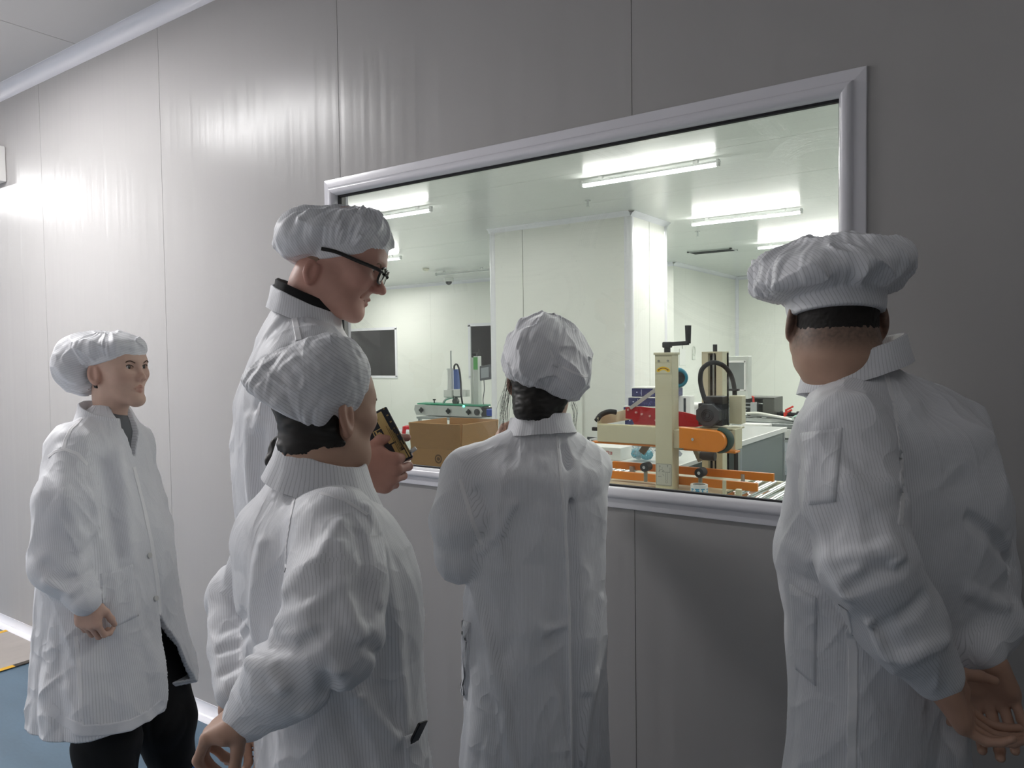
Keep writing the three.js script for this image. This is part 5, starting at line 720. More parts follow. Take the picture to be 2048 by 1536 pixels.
function legs(parent, fr, hip, foot, { spread = 0.09, top = 0.85, r = 0.075, feet = true, stance = [[0, 0], [0, 0]], mat = trouserMat, shoe = 0x222428, ankle = 0.06 }) { // hip centre x,z
  [-1, 1].forEach((s, i) => { const h = V(hip.x, top, hip.z).addScaledVector(fr.l, s * spread), a = V(foot.x, 0.10, foot.z).addScaledVector(fr.l, s * (spread + 0.01) + stance[i][0]).addScaledVector(fr.flat, stance[i][1]), kn = h.clone().lerp(a, 0.5).addScaledVector(fr.flat, 0.02); const f0 = blend([cone(h, kn, r * 1.1, r * 0.95), withK(cone(kn, a, r * 0.95, r), 0.03)], 0.03); const f = (x, y, z) => smax(f0(x, y, z) - 0.006 * (Math.abs(noise(x * 9 + i * 5, y * 5, z * 9)) * 2 - 0.5), 0.05 - y, 0.01); f.box = f0.box; mesh('trouser_leg', polygonize(f, f.box, 0.012, 0.02), mat, parent);
    const t = a.clone().setY(0.035).addScaledVector(fr.flat, 0.12), b = a.clone().setY(0.045).addScaledVector(fr.flat, -0.05); const g0 = blend([cone(b, t, 0.045, 0.038), withK(cone(a.clone().setY(0.05), a.clone().setY(0.1), 0.048, 0.042), 0.03)], 0.03); const g = (x, y, z) => smax(g0(x, y, z) - 0.004 * noise(x * 40, y * 40, z * 40), 0.003 - y, 0.006); g.box = g0.box; mesh('shoe_cover', polygonize(g, g.box, 0.009, 0.02), shoeCover, parent); });
}
function person(label, at) { const g = group('person', label, 'person', [at.x, 0, at.z]); g.userData.built = undefined; delete g.userData.built; return g; }
function settle(g) { const p = g.position.clone(); for (const k of g.children) k.position.sub(p); return g; }   // parts were modelled in world coordinates
// ───────────────────────── the five people ─────────────────────────
const mixFold = (n) => Math.abs(n) * 2.3 - 0.5;
const hangFolds = (fr, { amp = 0.006, top, seed = 0, fx = 7, fy = 1.2, grow = 1.2 }) => (x, y, z) => { const low = sstep(top, top - 0.7, y); const a = noise(x * fx + seed, y * fy + seed, z * fx), b = noise(x * 13 - seed, y * 2.2, z * 13), c = noise(x * 6 + y * 7 + seed, y * 5 - x * 4, z * 6 + y * 4); return amp * ((0.6 + grow * low) * mixFold(a) + 0.35 * (0.6 + low) * mixFold(b) + 0.9 * (1 - 0.6 * low) * (mixFold(c) * 0.6) + 0.8 * ridge(noise(x * 6 + y * 2.4 + seed, y * 2.0 - x * 1.5, z * 6)) + 0.45 * ridge(noise(x * 11 - y * 5 + seed, y * 6 + z * 4, z * 11)) - 0.2); };
const J = (px, py, d, r) => ({ p: P(px, py, d), r });
const crease = (F, path, d0, d1, w, a) => { const p = path.map(([x, y]) => hit(F, x, y, d0, d1)).filter(Boolean); return { p: p.length > 1 ? p : [V(0, -5, 0), V(0, -5.1, 0)], w, a }; };
const coreBody = (neck, chest, hip, armJ, s = 1) => { const p = [cone(neck, chest, 0.04 * s, 0.06 * s), withK(cone(chest, hip, 0.075 * s, 0.08 * s), 0.04)]; for (const a of armJ) { p.push(withK(cone(a[0].p, a[1].p, a[0].r * 0.42, a[1].r * 0.42), 0.02)); p.push(withK(cone(a[1].p, a[2].p, a[1].r * 0.42, a[2].r * 0.55), 0.02)); } return blend(p, 0.04); };

// ── 1. girl facing right at the left ──
{
  const D = 2.3, at = P(225, 1100, D), g = person('young woman in white coat and cap at the far left, facing right, gaze ahead', at);
  const fr = frame(at, 54), hc = P(231, 741, D), hf = frame(hc, 46, 2), s = 0.94;
  const torso = loft([[862, 130, 285, D], [900, 118, 292, D], [950, 112, 302, D], [1020, 108, 318, D], [1080, 104, 334, D], [1180, 99, 350, D], [1250, 96, 358, D], [1330, 94, 380, D], [1430, 95, 397, D], [1500, 94, 400, D]], fr, 0.68);
  const rArm = [J(140, 902, 2.17, 0.062), J(130, 1000, 2.10, 0.076), J(120, 1130, 2.08, 0.078), J(171, 1200, 2.045, 0.043)]; rArm.fold = 0.010;
  const lArm = [J(262, 890, 2.44, 0.055), J(312, 1060, 2.50, 0.055), J(310, 1170, 2.42, 0.04)];
  const sh = [withK(cone(P(222, 848, D + 0.01), P(150, 893, 2.19), 0.055, 0.062), 0.05), withK(cone(P(222, 848, D + 0.01), P(262, 888, 2.42), 0.055, 0.058), 0.05), withK(cone(P(214, 838, D), P(218, 868, D), 0.046, 0.070), 0.04)];
  const hemY = 0.53, opY = 0.79, vY = P(266, 925, D - 0.12).y, nY = P(240, 830, D).y;
  const cuts = [(x, y, z, d) => smax(d, hemY - y, 0.004), (x, y, z, d) => y < 0.95 ? smax(d, -Math.max(d + 0.017, y - 0.92), 0.004) : d,
    (x, y, z, d) => { if (y > opY || y < hemY - 0.1 || d > 0.05) return d; const t = (opY - y) / (opY - hemY), a = torso.angle(x, y, z); return Math.max(d, Math.min(a + 0.34 * t, 0.02 + 0.62 * t - a) * 0.2); },
    (x, y, z, d) => { if (y < vY - 0.02 || d > 0.05) return d; const t = (y - vY) / (nY - vY), a = torso.angle(x, y, z) + 0.06; if (Math.abs(a) > 1.2) return d; const w = (0.42 * t - Math.abs(a)) * 0.13; return w > -0.02 ? Math.max(d, Math.min(w, d + 0.024)) : d; }];
  const folds = hangFolds(fr, { amp: 0.0065, top: 1.35, seed: 3 });
  const g0 = garment({ torso, arms: [rArm, lArm], extra: sh, folds, cuts: [] });
  const creases = [crease(g0.F0, [[235, 905], [248, 980], [258, 1080], [262, 1120]], 1.6, 3, 0.02, 0.006), crease(g0.F0, [[205, 930], [222, 1010], [236, 1110]], 1.6, 3, 0.022, -0.008), crease(g0.F0, [[182, 960], [188, 1050], [160, 1090]], 1.6, 3, 0.016, 0.010), crease(g0.F0, [[120, 900], [126, 980], [150, 1060], [165, 1075]], 1.6, 3, 0.018, 0.007), crease(g0.F0, [[90, 1130], [130, 1165], [190, 1140]], 1.6, 3, 0.014, -0.010), crease(g0.F0, [[95, 1165], [140, 1185], [190, 1165]], 1.6, 3, 0.012, 0.008), crease(g0.F0, [[215, 1290], [222, 1380], [226, 1460]], 1.6, 3, 0.03, -0.008), crease(g0.F0, [[290, 1280], [312, 1340], [328, 1400]], 1.6, 3, 0.02, 0.006), crease(g0.F0, [[135, 1380], [150, 1420], [155, 1460]], 1.6, 3, 0.02, 0.006)];
  const G = garment({ torso, arms: [rArm, lArm], extra: sh, folds, cuts, creases });
  const coat = mesh('coat', G.build(0.006), clothDouble, g), F = G.F;
  mesh('pocket', patch(F, [[200, 1148], [266, 1128], [277, 1232], [210, 1264]], 1.6, 3, 0.004), clothDouble, coat);
  mesh('hem_band', strip(F, [[100, 1416], [130, 1443], [163, 1462], [215, 1460], [262, 1450], [300, 1430], [328, 1406]], 1.6, 3, 0.032, 0.0022), clothDouble, coat);
  mesh('side_seam', strip(F, [[152, 1272], [158, 1330], [161, 1400], [163, 1452]], 1.6, 3, 0.012), trimCloth, coat);
  mesh('front_placket', strip(F, [[268, 934], [287, 1010], [303, 1085], [314, 1160], [321, 1230]], 1.6, 3, 0.016, 0.003), trimCloth, coat);
  mesh('shoulder_seam', strip(F, [[162, 838], [142, 858], [131, 880], [127, 897]], 1.6, 3, 0.010), trimCloth, coat);
  mesh('armhole_seam', strip(F, [[96, 914], [110, 903], [130, 899], [155, 908], [175, 930]], 1.6, 3, 0.011, 0.002, 0.4), trimCloth, coat);
  for (const [x, y] of [[304, 1111], [317, 1197]]) { const q = hit(F, x - 6, y, 1.6, 3); if (q) { const n = grad(F, q), b = cyl(0.008, 0.004); b.applyQuaternion(new THREE.Quaternion().setFromUnitVectors(V(0, 1, 0), n)).translate(q.x + n.x * 0.003, q.y + n.y * 0.003, q.z + n.z * 0.003); mesh('button', b, M(0xdad9d6, 0.3), coat); } }
  mesh('collar', collar({ c: P(212, 843, D), fr, a: 0.062, b: 0.062, open: 0.40, stand: 0.034, fall: 0.052, flare: 0.016, sx: -0.42, sz: 0.1, point: 0.03 }), clothDouble, coat);
  const shirtF = (x, y, z) => smax(G.F0(x, y, z) + 0.013, Math.abs(torso.angle(x, y, z) + 0.06) > 0.7 ? 0.05 : Math.max(vY - 0.03 - y, y - nY - 0.035), 0.004); shirtF.box = [at.x - 0.3, vY - 0.05, at.z - 0.3, at.x + 0.3, nY + 0.05, at.z + 0.3];
  mesh('grey_shirt', polygonize(shirtF, shirtF.box, 0.006, 0), M(0x6d7073, 0.85), g);
  const head = placed(headField({ nose: 0.3, noseW: 0.95, lip: 0.72, jaw: 0.88, neck: 0.047, eyeOpen: 0.0030 }), hc, hf, s); head.f = headField({ nose: 0.35, jaw: 0.97 });
  const hand = handField(P(172, 1196, 2.05), CU.clone().negate().addScaledVector(CR, 0.10), CA.clone().addScaledVector(CR, 0.12), { side: 1, size: 0.88, curl: [[0.55, 0.9, 0.6], [0.6, 0.95, 0.6], [0.65, 0.95, 0.6], [0.7, 0.95, 0.6]], spread: 0.03, thumb: [0.45, 0.2, 0.1], thumbIn: 0.35, thumbOut: 0.6 });
  skinMesh(g, { head, tone: [0.66, 0.45, 0.35], hands: [hand], core: coreBody(P(220, 830, D), P(215, 930, D), P(225, 1250, D), [[rArm[0], rArm[2], rArm[3]], lArm]), headBox: [hc.x - 0.13, hc.y - 0.20, hc.z - 0.13, hc.x + 0.13, hc.y + 0.14, hc.z + 0.13], h: 0.0025, neck: P(222, 838, D + 0.01), neckR: 0.046 });
  eyes(g, head, s, [0.06, 0.0]); lashes(g, head, s, 0.003); brow(g, head, s, { mat: M(0x5e4a3e, 0.95), w: 0.0019, dy: -0.0005 });
  const cut = head.world(0, 0.052, 0.1), cn = hf.u.clone().addScaledVector(hf.f, -0.10).normalize();
  const hairF = (x, y, z) => { const q = head.local(V(x, y, z)); const d = head.f.base(q.x, q.y, q.z) * s - 0.004; const edge = q.z - (-0.014 + 0.045 * sstep(0.012, 0.04, q.y)) + 0.004 * noise(x * 90, y * 90, z * 90); const reg = Math.max(edge, -q.y - 0.06 - 0.5 * (q.z + 0.03) * -1 * 0 , Math.abs(q.x) < 0.02 ? -1 : -1); const earClear = head.f.ear(q.x, q.y, q.z); return smax(smax(d, Math.max(reg, -(q.y + 0.055)), 0.004), 0.004 - earClear, 0.003); }; 
  mesh('hair', polygonize(hairF, [hc.x - 0.12, hc.y - 0.09, hc.z - 0.12, hc.x + 0.12, hc.y + 0.10, hc.z + 0.12], 0.003, 0), hairMat, g);
  // cap: band over the brow, full crown, puff at the back
  const cr = blend([picEll(211, 699, D, 68, 33, 0.100, -8), withK(picEll(158, 733, D + 0.0, 43, 58, 0.095, 12), 0.04), withK(picEll(250, 690, D - 0.01, 36, 20, 0.080, -10), 0.03)], 0.03);
  const bandE = ell(head.world(0, 0.040, -0.004), [0.0845 * s, 0.091 * s, 0.1025 * s], hf.l, hf.u, hf.f), pl = pleats(head.world(0, 0.05, -0.01), hf, { n: 8, amp: 0.006, seed: 4, top: 0.15, low: 0.06 });
  const pA = P(294, 706, D - 0.05), pB = P(192, 733, D - 0.1), nrm = CU.clone().addScaledVector(CR, -0.25).addScaledVector(CA, 0.0).normalize();
  const capF = (x, y, z) => { const h = (x - pA.x) * nrm.x + (y - pA.y) * nrm.y + (z - pA.z) * nrm.z; const q = head.local(V(x, y, z)); let a = cr(x, y, z); if (a < 0.04) a -= pl(x, y, z); const lowCut = q.z > -0.035 ? -h : -9; a = smax(a, lerp(-1, -h, sstep(-0.055, -0.02, q.z)), 0.008); const b = smax(bandE(x, y, z), Math.abs(h - 0.018) - 0.018, 0.004); a = smin(a, b, 0.006); return a; };
  capF.box = joinBox([cr.box, bandE.box]); mesh('cap', capMesh(new THREE.Group(), capF, capF.box, 0.004, [CU.clone().addScaledVector(CR, 0.3).normalize(), CR]).geometry, capMat, g);
  // trousers and blue boot covers
  const la = blend([cone(P(214, 1350, 2.24), P(213, 1480, 2.2), 0.066, 0.084), withK(cone(P(213, 1480, 2.2), P(216, 1690, 2.22), 0.086, 0.075), 0.03)], 0.03), lb = blend([cone(P(300, 1270, 2.42), P(330, 1440, 2.42), 0.095, 0.088), withK(cone(P(330, 1440, 2.42), P(342, 1520, 2.44), 0.088, 0.072), 0.03)], 0.03);
  const wr = (f, sd) => { const q = (x, y, z) => f(x, y, z) - 0.006 * mixFold(noise(x * 10 + sd, y * 6, z * 10)); q.box = f.box; return q; };
  for (const [f, sd] of [[la, 1], [lb, 5]]) mesh('trouser_leg', polygonize(wr(f, sd), f.box, 0.008, 0.02), trouserMat, g);
  const ft = (c, toe) => { const q0 = blend([cone(c, c.clone().setY(0.06), 0.068, 0.055), withK(cone(c.clone().setY(0.05), toe, 0.05, 0.04), 0.04)], 0.03); const q = (x, y, z) => smax(q0(x, y, z) - 0.006 * mixFold(noise(x * 24, y * 24, z * 24)), 0.003 - y, 0.006); q.box = q0.box; return q; };
  const fa = P(216, 1660, 2.22), fb = P(352, 1545, 2.46); const q1 = ft(fa, fa.clone().setY(0.045).addScaledVector(fr.flat, 0.15)), q2 = ft(fb, fb.clone().setY(0.045).addScaledVector(fr.flat, 0.15));
  for (const q of [q1, q2]) mesh('shoe_cover', polygonize(q, q.box, 0.009, 0.02), shoeCover, g);
  settle(g);
}
// ── 2. tall man with glasses and a gold-patterned folder ──
{
  const D = 1.72, at = P(600, 900, D), g = person('tall man in dark framed glasses looking down, holding a gold patterned folder', at);
  const fr = frame(at, 100), hc = P(679, 521, D), hf = frame(hc, 81, -24), s = 1.0;
  const torso = loft([[672, 530, 705, D], [720, 502, 720, D], [780, 480, 722, D], [850, 471, 712, D], [950, 468, 700, D], [1050, 474, 695, D], [1200, 490, 690, D], [1400, 515, 700, D], [1560, 520, 710, D]], fr, 0.70);
  const rArm = [J(618, 745, 1.60, 0.075), J(650, 900, 1.575, 0.066), J(655, 965, 1.555, 0.058), J(692, 938, 1.495, 0.042)];
  const lArm = [J(585, 745, 1.92, 0.07), J(640, 940, 1.98, 0.06), J(690, 1000, 1.93, 0.05)];
  const sh = [withK(cone(P(610, 662, D), P(610, 735, 1.62), 0.058, 0.075), 0.06), withK(cone(P(606, 662, D), P(582, 735, 1.90), 0.058, 0.075), 0.06), withK(cone(P(610, 640, D), P(608, 680, D), 0.050, 0.080), 0.04)];
  const folds = hangFolds(fr, { amp: 0.006, top: 1.5, seed: 11 });
  const g0 = garment({ torso, arms: [rArm, lArm], extra: sh, folds, k: 0.05 });
  const creases = [crease(g0.F0, [[600, 690], [560, 740], [530, 800], [515, 860]], 1, 2.4, 0.014, 0.010), crease(g0.F0, [[585, 700], [540, 760], [518, 810]], 1, 2.4, 0.012, -0.010), crease(g0.F0, [[520, 870], [516, 940], [522, 1000]], 1, 2.4, 0.014, -0.010), crease(g0.F0, [[500, 840], [496, 920], [505, 1000]], 1, 2.4, 0.016, 0.007), crease(g0.F0, [[560, 640], [530, 680], [505, 730]], 1, 2.4, 0.014, 0.005)];
  const hemY = 0.5, G = garment({ torso, arms: [rArm, lArm], extra: sh, folds, creases, k: 0.05, cuts: [(x, y, z, d) => smax(d, hemY - y, 0.004)] }), F = G.F;
  const coat = mesh('coat', G.build(0.0065), clothDouble, g);
  mesh('shoulder_seam', strip(F, [[586, 620], [592, 650], [598, 680]], 1, 2.4, 0.014), trimCloth, coat);
  mesh('armhole_seam', strip(F, [[600, 684], [570, 700], [545, 735], [526, 780], [515, 830]], 1, 2.4, 0.010, 0.002, 0.3), trimCloth, coat);
  mesh('collar', collar({ c: P(613, 632, D), fr, a: 0.070, b: 0.066, open: 0.40, stand: 0.036, fall: 0.046, flare: 0.012, sx: -0.52, sz: 0.05, point: 0.03 }), clothDouble, coat);
  mesh('black_shirt_collar', collar({ c: P(616, 616, D), fr, a: 0.062, b: 0.060, open: 0.5, stand: 0.036, fall: 0.02, flare: 0.004, sx: -0.5, sz: 0.05, point: 0.0 }), M(0x0e0e10, 0.8, 0, { side: THREE.DoubleSide }), g);
  const hfld = headField({ male: true, nose: 1.15, lip: 0.6, jaw: 1.06, jowl: true, lines: true, neck: 0.056, earZ: -0.034, earY: -0.050, earS: 0.78 });
  const head = placed(hfld, hc, hf, s); head.f = hfld;
  const hw = P(703, 930, 1.485), hand = handField(hw, CR.clone().addScaledVector(CU, -0.20).addScaledVector(CA, -0.05), CA.clone().addScaledVector(CU, 0.12), { side: 1, size: 1.0, wristR: 0.033, curl: [[1.25, 1.2, 0.6], [1.3, 1.25, 0.6], [1.35, 1.25, 0.6], [1.35, 1.2, 0.6]], spread: 0.02, thumb: [0.75, 0.05, 0.0], thumbIn: 0.35 });
  const skin = skinMesh(g, { head, tone: [0.60, 0.34, 0.27], hands: [hand], core: coreBody(P(618, 620, D), P(600, 760, D), P(600, 1050, D), [[rArm[0], rArm[2], rArm[3]], lArm], 1.05), headBox: [hc.x - 0.16, hc.y - 0.20, hc.z - 0.16, hc.x + 0.16, hc.y + 0.14, hc.z + 0.16], h: 0.0028, blush: 1.6, neck: P(622, 618, D), neckR: 0.058 });
  eyes(g, head, s, [0, -0.4]); brow(g, head, s, { mat: M(0x9a7f6c, 0.8) });
  mesh('sleeve_cuff', polygonize(Object.assign((x, y, z) => cone(P(680, 945, 1.50), P(700, 932, 1.487), 0.043, 0.038)(x, y, z), {}), joinBox([cone(P(680, 945, 1.50), P(700, 932, 1.487), 0.043, 0.038).box]), 0.005), coatMat, g);
  { const c = P(722, 936, 1.485), b = new THREE.TorusGeometry(0.031, 0.006, 10, 32); b.applyQuaternion(new THREE.Quaternion().setFromUnitVectors(V(0, 0, 1), CR.clone().addScaledVector(CU, -0.12).normalize())).translate(c.x, c.y - 0.006, c.z); mesh('wrist_band', b, rubber, g); }
  // stubble hair at the nape
  const hairF = (x, y, z) => { const q = head.local(V(x, y, z)); const d = hfld.base(q.x, q.y, q.z) * s - 0.0022; const reg = Math.max(q.z + 0.028 + 0.01 * noise(x * 60, y * 60, z * 60), -(q.y + 0.065), q.y - 0.06); return smax(d, reg, 0.003); };
  mesh('hair', polygonize(hairF, [hc.x - 0.14, hc.y - 0.1, hc.z - 0.14, hc.x + 0.14, hc.y + 0.1, hc.z + 0.14], 0.004, 0), M(0x9c8170, 0.9), g);
  // glasses
  const gl = sub('glasses', g); const W = (x, y, z) => head.world(x, y, z), frameM = M(0x15130f, 0.3), rims = [];
  for (const e of [-1, 1]) { const ring = []; for (let i = 0; i < 24; i++) { const a = i / 24 * Math.PI * 2, cx = Math.cos(a), sy = Math.sin(a), k = Math.pow(Math.abs(cx) ** 3.2 + Math.abs(sy) ** 3.2, -1 / 3.2); ring.push(W(e * 0.033 + cx * k * 0.026, 0.004 + sy * k * 0.018, 0.108 - 0.004 * Math.abs(cx * k))); }
    mesh('rim', tube(ring, 0.0028, 60, 8, true), frameM, gl); const s2 = new THREE.Shape(); const c0 = ring.map((p) => { const q = head.local(p); return [q.x, q.y]; }); c0.forEach(([x, y], i) => s2[i ? 'lineTo' : 'moveTo'](x, y)); const lg = new THREE.ShapeGeometry(s2), pp = lg.attributes.position; for (let i = 0; i < pp.count; i++) { const q = W(pp.getX(i), pp.getY(i), 0.106); pp.setXYZ(i, q.x, q.y, q.z); } lg.computeVertexNormals(); mesh('lens', lg, MP(0xffffff, 0.02, { transmission: 1, thickness: 0, ior: 1.5 }), gl);
    mesh('temple', tube([W(e * 0.060, 0.011, 0.106), W(e * 0.070, 0.012, 0.098), W(e * 0.0755, 0.011, 0.05), W(e * 0.079, 0.010, 0.0), W(e * 0.079, 0.004, -0.03)], 0.0044, 30, 8), frameM, gl); }
  mesh('bridge', tube([W(-0.009, 0.010, 0.108), W(0, 0.014, 0.112), W(0.009, 0.010, 0.108)], 0.0024, 12, 8), frameM, gl); gl.userData.label = 'dark rectangular glasses';
  // cap
  const cr = blend([picEll(662, 468, D + 0.01, 98, 46, 0.125, 4), withK(picEll(735, 468, D - 0.01, 46, 36, 0.095, -14), 0.04), withK(picEll(612, 488, D, 46, 44, 0.10, 20), 0.04)], 0.04);
  const bandE = ell(head.world(0, 0.038, -0.004), [0.083 * s, 0.091 * s, 0.102 * s], hf.l, hf.u, hf.f), pl = pleats(head.world(0, 0.06, 0), hf, { n: 9, amp: 0.008, seed: 9, top: 0.17, low: 0.07 });
  const pA = P(768, 514, D), nr = CU.clone().addScaledVector(CR, -0.13).normalize();
  const capF = (x, y, z) => { const h = (x - pA.x) * nr.x + (y - pA.y) * nr.y + (z - pA.z) * nr.z; let a = cr(x, y, z); if (a < 0.04) a -= pl(x, y, z); a = smax(a, 0.008 - h, 0.016); const b = smax(bandE(x, y, z), Math.abs(h - 0.016) - 0.016, 0.004); return smin(a, b, 0.006); };
  capMesh(g, capF, joinBox([cr.box, bandE.box]), 0.004, [CR.clone().multiplyScalar(0.85).addScaledVector(CU, 0.5), CU]);
  legs(g, fr, P(605, 1200, D), P(605, 1200, D), { r: 0.062, top: 0.85, spread: 0.075 });
  settle(g);
  // the folder he holds: dark cover with raised gold circuit pattern, emblem and pen loop
  const f = group('patterned_folder', 'dark blue folder with a gold circuit pattern held in the tall man\'s hand', 'folder'); const O = P(769, 877, 1.50), ux = CR.clone().multiplyScalar(0.88).addScaledVector(CU, 0.47).addScaledVector(CA, 0.15).normalize(), uy0 = CU.clone().multiplyScalar(0.88).addScaledVector(CR, -0.46).addScaledVector(CA, 0.22), uy = uy0.addScaledVector(ux, -uy0.dot(ux)).normalize(), uz = ux.clone().cross(uy); const px = 1.5 / FPX, Bm = new THREE.Matrix4().makeBasis(ux, uy, uz);
  const put = (gm) => gm.applyMatrix4(Bm).translate(O.x, O.y, O.z);
  const navyM = M(0x232a35, 0.45), gold = M(0xc9b37c, 0.32, 0.55), goldD = M(0x8f7f57, 0.4, 0.4);
  mesh('cover', put(rbox(118 * px, 118 * px, 0.006, 0.004, -26 * px, -2 * px, 0)), navyM, f); mesh('back_cover', put(rbox(118 * px, 118 * px, 0.006, 0.004, -32 * px, 1 * px, -0.009)), navyM, f);
  const bars = [[2, 18, 22, 68, gold], [24, 10, 4, 92, goldD], [14, -12, 6, 40, gold], [24, 30, 5, 36, gold], [4, -32, 16, 26, gold], [16, -48, 10, 18, gold], [26, -44, 4, 28, gold], [-8, 44, 8, 14, goldD], [31, -20, 3, 60, goldD]];
  for (const [x, y, w, h, m] of bars) mesh('gold_bar', put(rbox(w * 0.75 * px, h * px, 0.0016, 0.0006, (19.5 + (x - 14) * 0.7) * px, y * px, 0.0035)), m, f);
  for (let i = 0; i < 5; i++) { mesh('dark_inlay', put(rbox(7 * px, 12 * px, 0.002, 0.0006, 28 * px, (46 - i * 15) * px, 0.004)), navyM, f); }
  for (let i = 0; i < 4; i++) mesh('gold_line', put(box(1.4 * px, (60 - i * 8) * px, 0.0012, (14 + i * 3) * px, (-10 - i * 3) * px, 0.005)), goldD, f);
  const em = mesh('square_emblem', put(rbox(21 * px, 21 * px, 0.003, 0.001, -5 * px, 11 * px, 0.0045)), gold, f);
  mesh('emblem_inlay', put(rbox(17 * px, 17 * px, 0.002, 0.0006, -5 * px, 11 * px, 0.0058)), navyM, f); for (const [x, y, w, h] of [[-38, 6, 3, 8], [-33, 4, 5, 3], [-30, -1, 3, 7], [-37, -4, 6, 3], [-34, 0, 3, 3]]) mesh('emblem_bar', put(box(w * px, h * px, 0.001, (x + 29) * px, (y + 9) * px, 0.0072)), gold, f);
  for (const [x, y] of [[-8, -40], [-1, -44], [6, -50]]) mesh('rivet', put(cyl(1.8 * px, 0.002, x * px, y * px, 0.0045, 'z')), gold, f);
  recenter(f);
  const pen = group('white_pen', 'short white pen sticking out below the patterned folder', 'pen'); mesh('barrel', rod(P(812, 910, 1.50), P(832, 896, 1.50), 0.0042, 14), white, pen); mesh('tip', rod(P(808, 913, 1.50), P(812, 910, 1.50), 0.003, 10), rubber, pen); recenter(pen);
}
// ── 3. short woman in front, hands clasped behind her back ──
{
  const D = 1.30, at = P(655, 1200, D), g = person('short dark-haired woman nearest the viewer, hands clasped behind her back, phone in coat pocket', at);
  const fr = frame(at, 118), hc = P(647, 822, D), hf = frame(hc, 129, -4), s = 0.93;
  const torso = loft([[985, 510, 735, D], [1030, 484, 768, D], [1087, 470, 804, D], [1150, 470, 828, D], [1250, 484, 834, D], [1350, 500, 838, D], [1420, 508, 844, D], [1500, 512, 852, D], [1600, 508, 868, D], [1760, 500, 880, D]], fr, 0.72);
  const rArm = [J(672, 1062, 1.16, 0.064), J(672, 1180, 1.09, 0.070), J(668, 1272, 1.05, 0.066), J(585, 1345, 1.07, 0.062), J(500, 1428, 1.115, 0.038)]; rArm.fold = 0.009; rArm.k = 0.03;
  const lArm = [J(575, 1060, 1.42, 0.06), J(470, 1190, 1.48, 0.05), J(466, 1300, 1.38, 0.040), J(470, 1380, 1.31, 0.034)]; lArm.fold = 0.009;
  const sh = [withK(cone(P(632, 1010, D), P(668, 1058, 1.18), 0.044, 0.060), 0.05), withK(cone(P(618, 978, D), P(578, 1048, 1.41), 0.048, 0.06), 0.05), withK(cone(P(640, 965, D), P(630, 1015, D), 0.046, 0.072), 0.04)];
  const folds = hangFolds(fr, { amp: 0.0055, top: 1.2, seed: 21 });
  const g0 = garment({ torso, arms: [rArm, lArm], extra: sh, folds });
  const c = (p, w, a) => crease(g0.F0, p, 0.7, 2, w, a);
  const creases = [c([[735, 1020], [758, 1080], [762, 1140], [758, 1200]], 0.010, 0.008), c([[680, 1090], [682, 1180], [705, 1250], [722, 1272]], 0.008, 0.010), c([[715, 1070], [730, 1150], [732, 1230]], 0.010, -0.006), c([[575, 1180], [640, 1120], [680, 1050]], 0.011, 0.008), c([[560, 1245], [620, 1220], [680, 1170]], 0.010, 0.008), c([[540, 1290], [590, 1300], [640, 1270]], 0.010, -0.009), c([[500, 1320], [545, 1340], [565, 1370]], 0.010, 0.009), c([[550, 1160], [545, 1230], [520, 1290]], 0.013, -0.010), c([[525, 1090], [512, 1180], [510, 1270]], 0.012, 0.006), c([[675, 1345], [720, 1400], [790, 1475]], 0.012, 0.010), c([[660, 1360], [690, 1430], [730, 1530]], 0.014, -0.010), c([[765, 1100], [790, 1250], [805, 1400], [806, 1460]], 0.014, 0.008), c([[740, 1290], [775, 1380], [800, 1465]], 0.012, -0.007), c([[610, 1420], [650, 1400], [690, 1370]], 0.010, 0.006), c([[445, 1260], [470, 1250], [490, 1230]], 0.008, -0.008), c([[442, 1300], [470, 1290], [495, 1265]], 0.008, -0.008), c([[448, 1345], [475, 1330], [500, 1310]], 0.008, -0.007)];
  const G = garment({ torso, arms: [rArm, lArm], extra: sh, folds, creases }), F = G.F;
  const coat = mesh('coat', G.build(0.0052), clothDouble, g);
  mesh('armhole_seam', strip(F, [[592, 945], [590, 985], [580, 1040], [572, 1090], [570, 1140]], 0.7, 2, 0.007, 0.0018, 0.8), trimCloth, coat);
  mesh('shoulder_seam', strip(F, [[640, 985], [690, 1000], [735, 1030]], 0.7, 2, 0.006), trimCloth, coat);
  mesh('pocket', patch(F, [[806, 1474], [842, 1462], [850, 1560], [812, 1580]], 0.7, 2, 0.006, 8, 10), clothDouble, coat);
  mesh('collar', collar({ c: P(646, 940, D), fr: frame(at, 122), a: 0.062, b: 0.064, open: 0.45, stand: 0.032, fall: 0.060, flare: 0.028, sx: -0.42, sz: 0.1, point: 0.03 }), clothDouble, coat);
  const hfld = headField({ nose: 0.4, jaw: 1.08, jowl: true, neck: 0.052, neckLean: 0.0 }), head = placed(hfld, hc, hf, s); head.f = hfld;
  const hand = handField(P(512, 1424, 1.11), CR.clone().multiplyScalar(-0.88).addScaledVector(CU, -0.40).addScaledVector(CA, 0.1), CU.clone().multiplyScalar(-0.9).addScaledVector(CR, 0.38).addScaledVector(CA, 0.1), { side: 1, size: 0.82, wristR: 0.030, curl: [[0.75, 0.75, 0.5], [0.85, 0.9, 0.5], [0.95, 1.0, 0.5], [1.0, 1.0, 0.5]], spread: 0.04, thumb: [-0.15, 0.2, 0.2], thumbIn: 1.5, thumbOut: 0.35 });
  const handL = handField(P(472, 1396, 1.315), CU.clone().multiplyScalar(-0.9).addScaledVector(CR, 0.35), CA.clone().negate(), { side: -1, size: 0.86, curl: [[0.6, 0.8, 0.5], [0.6, 0.8, 0.5], [0.6, 0.8, 0.5], [0.7, 0.9, 0.5]] });
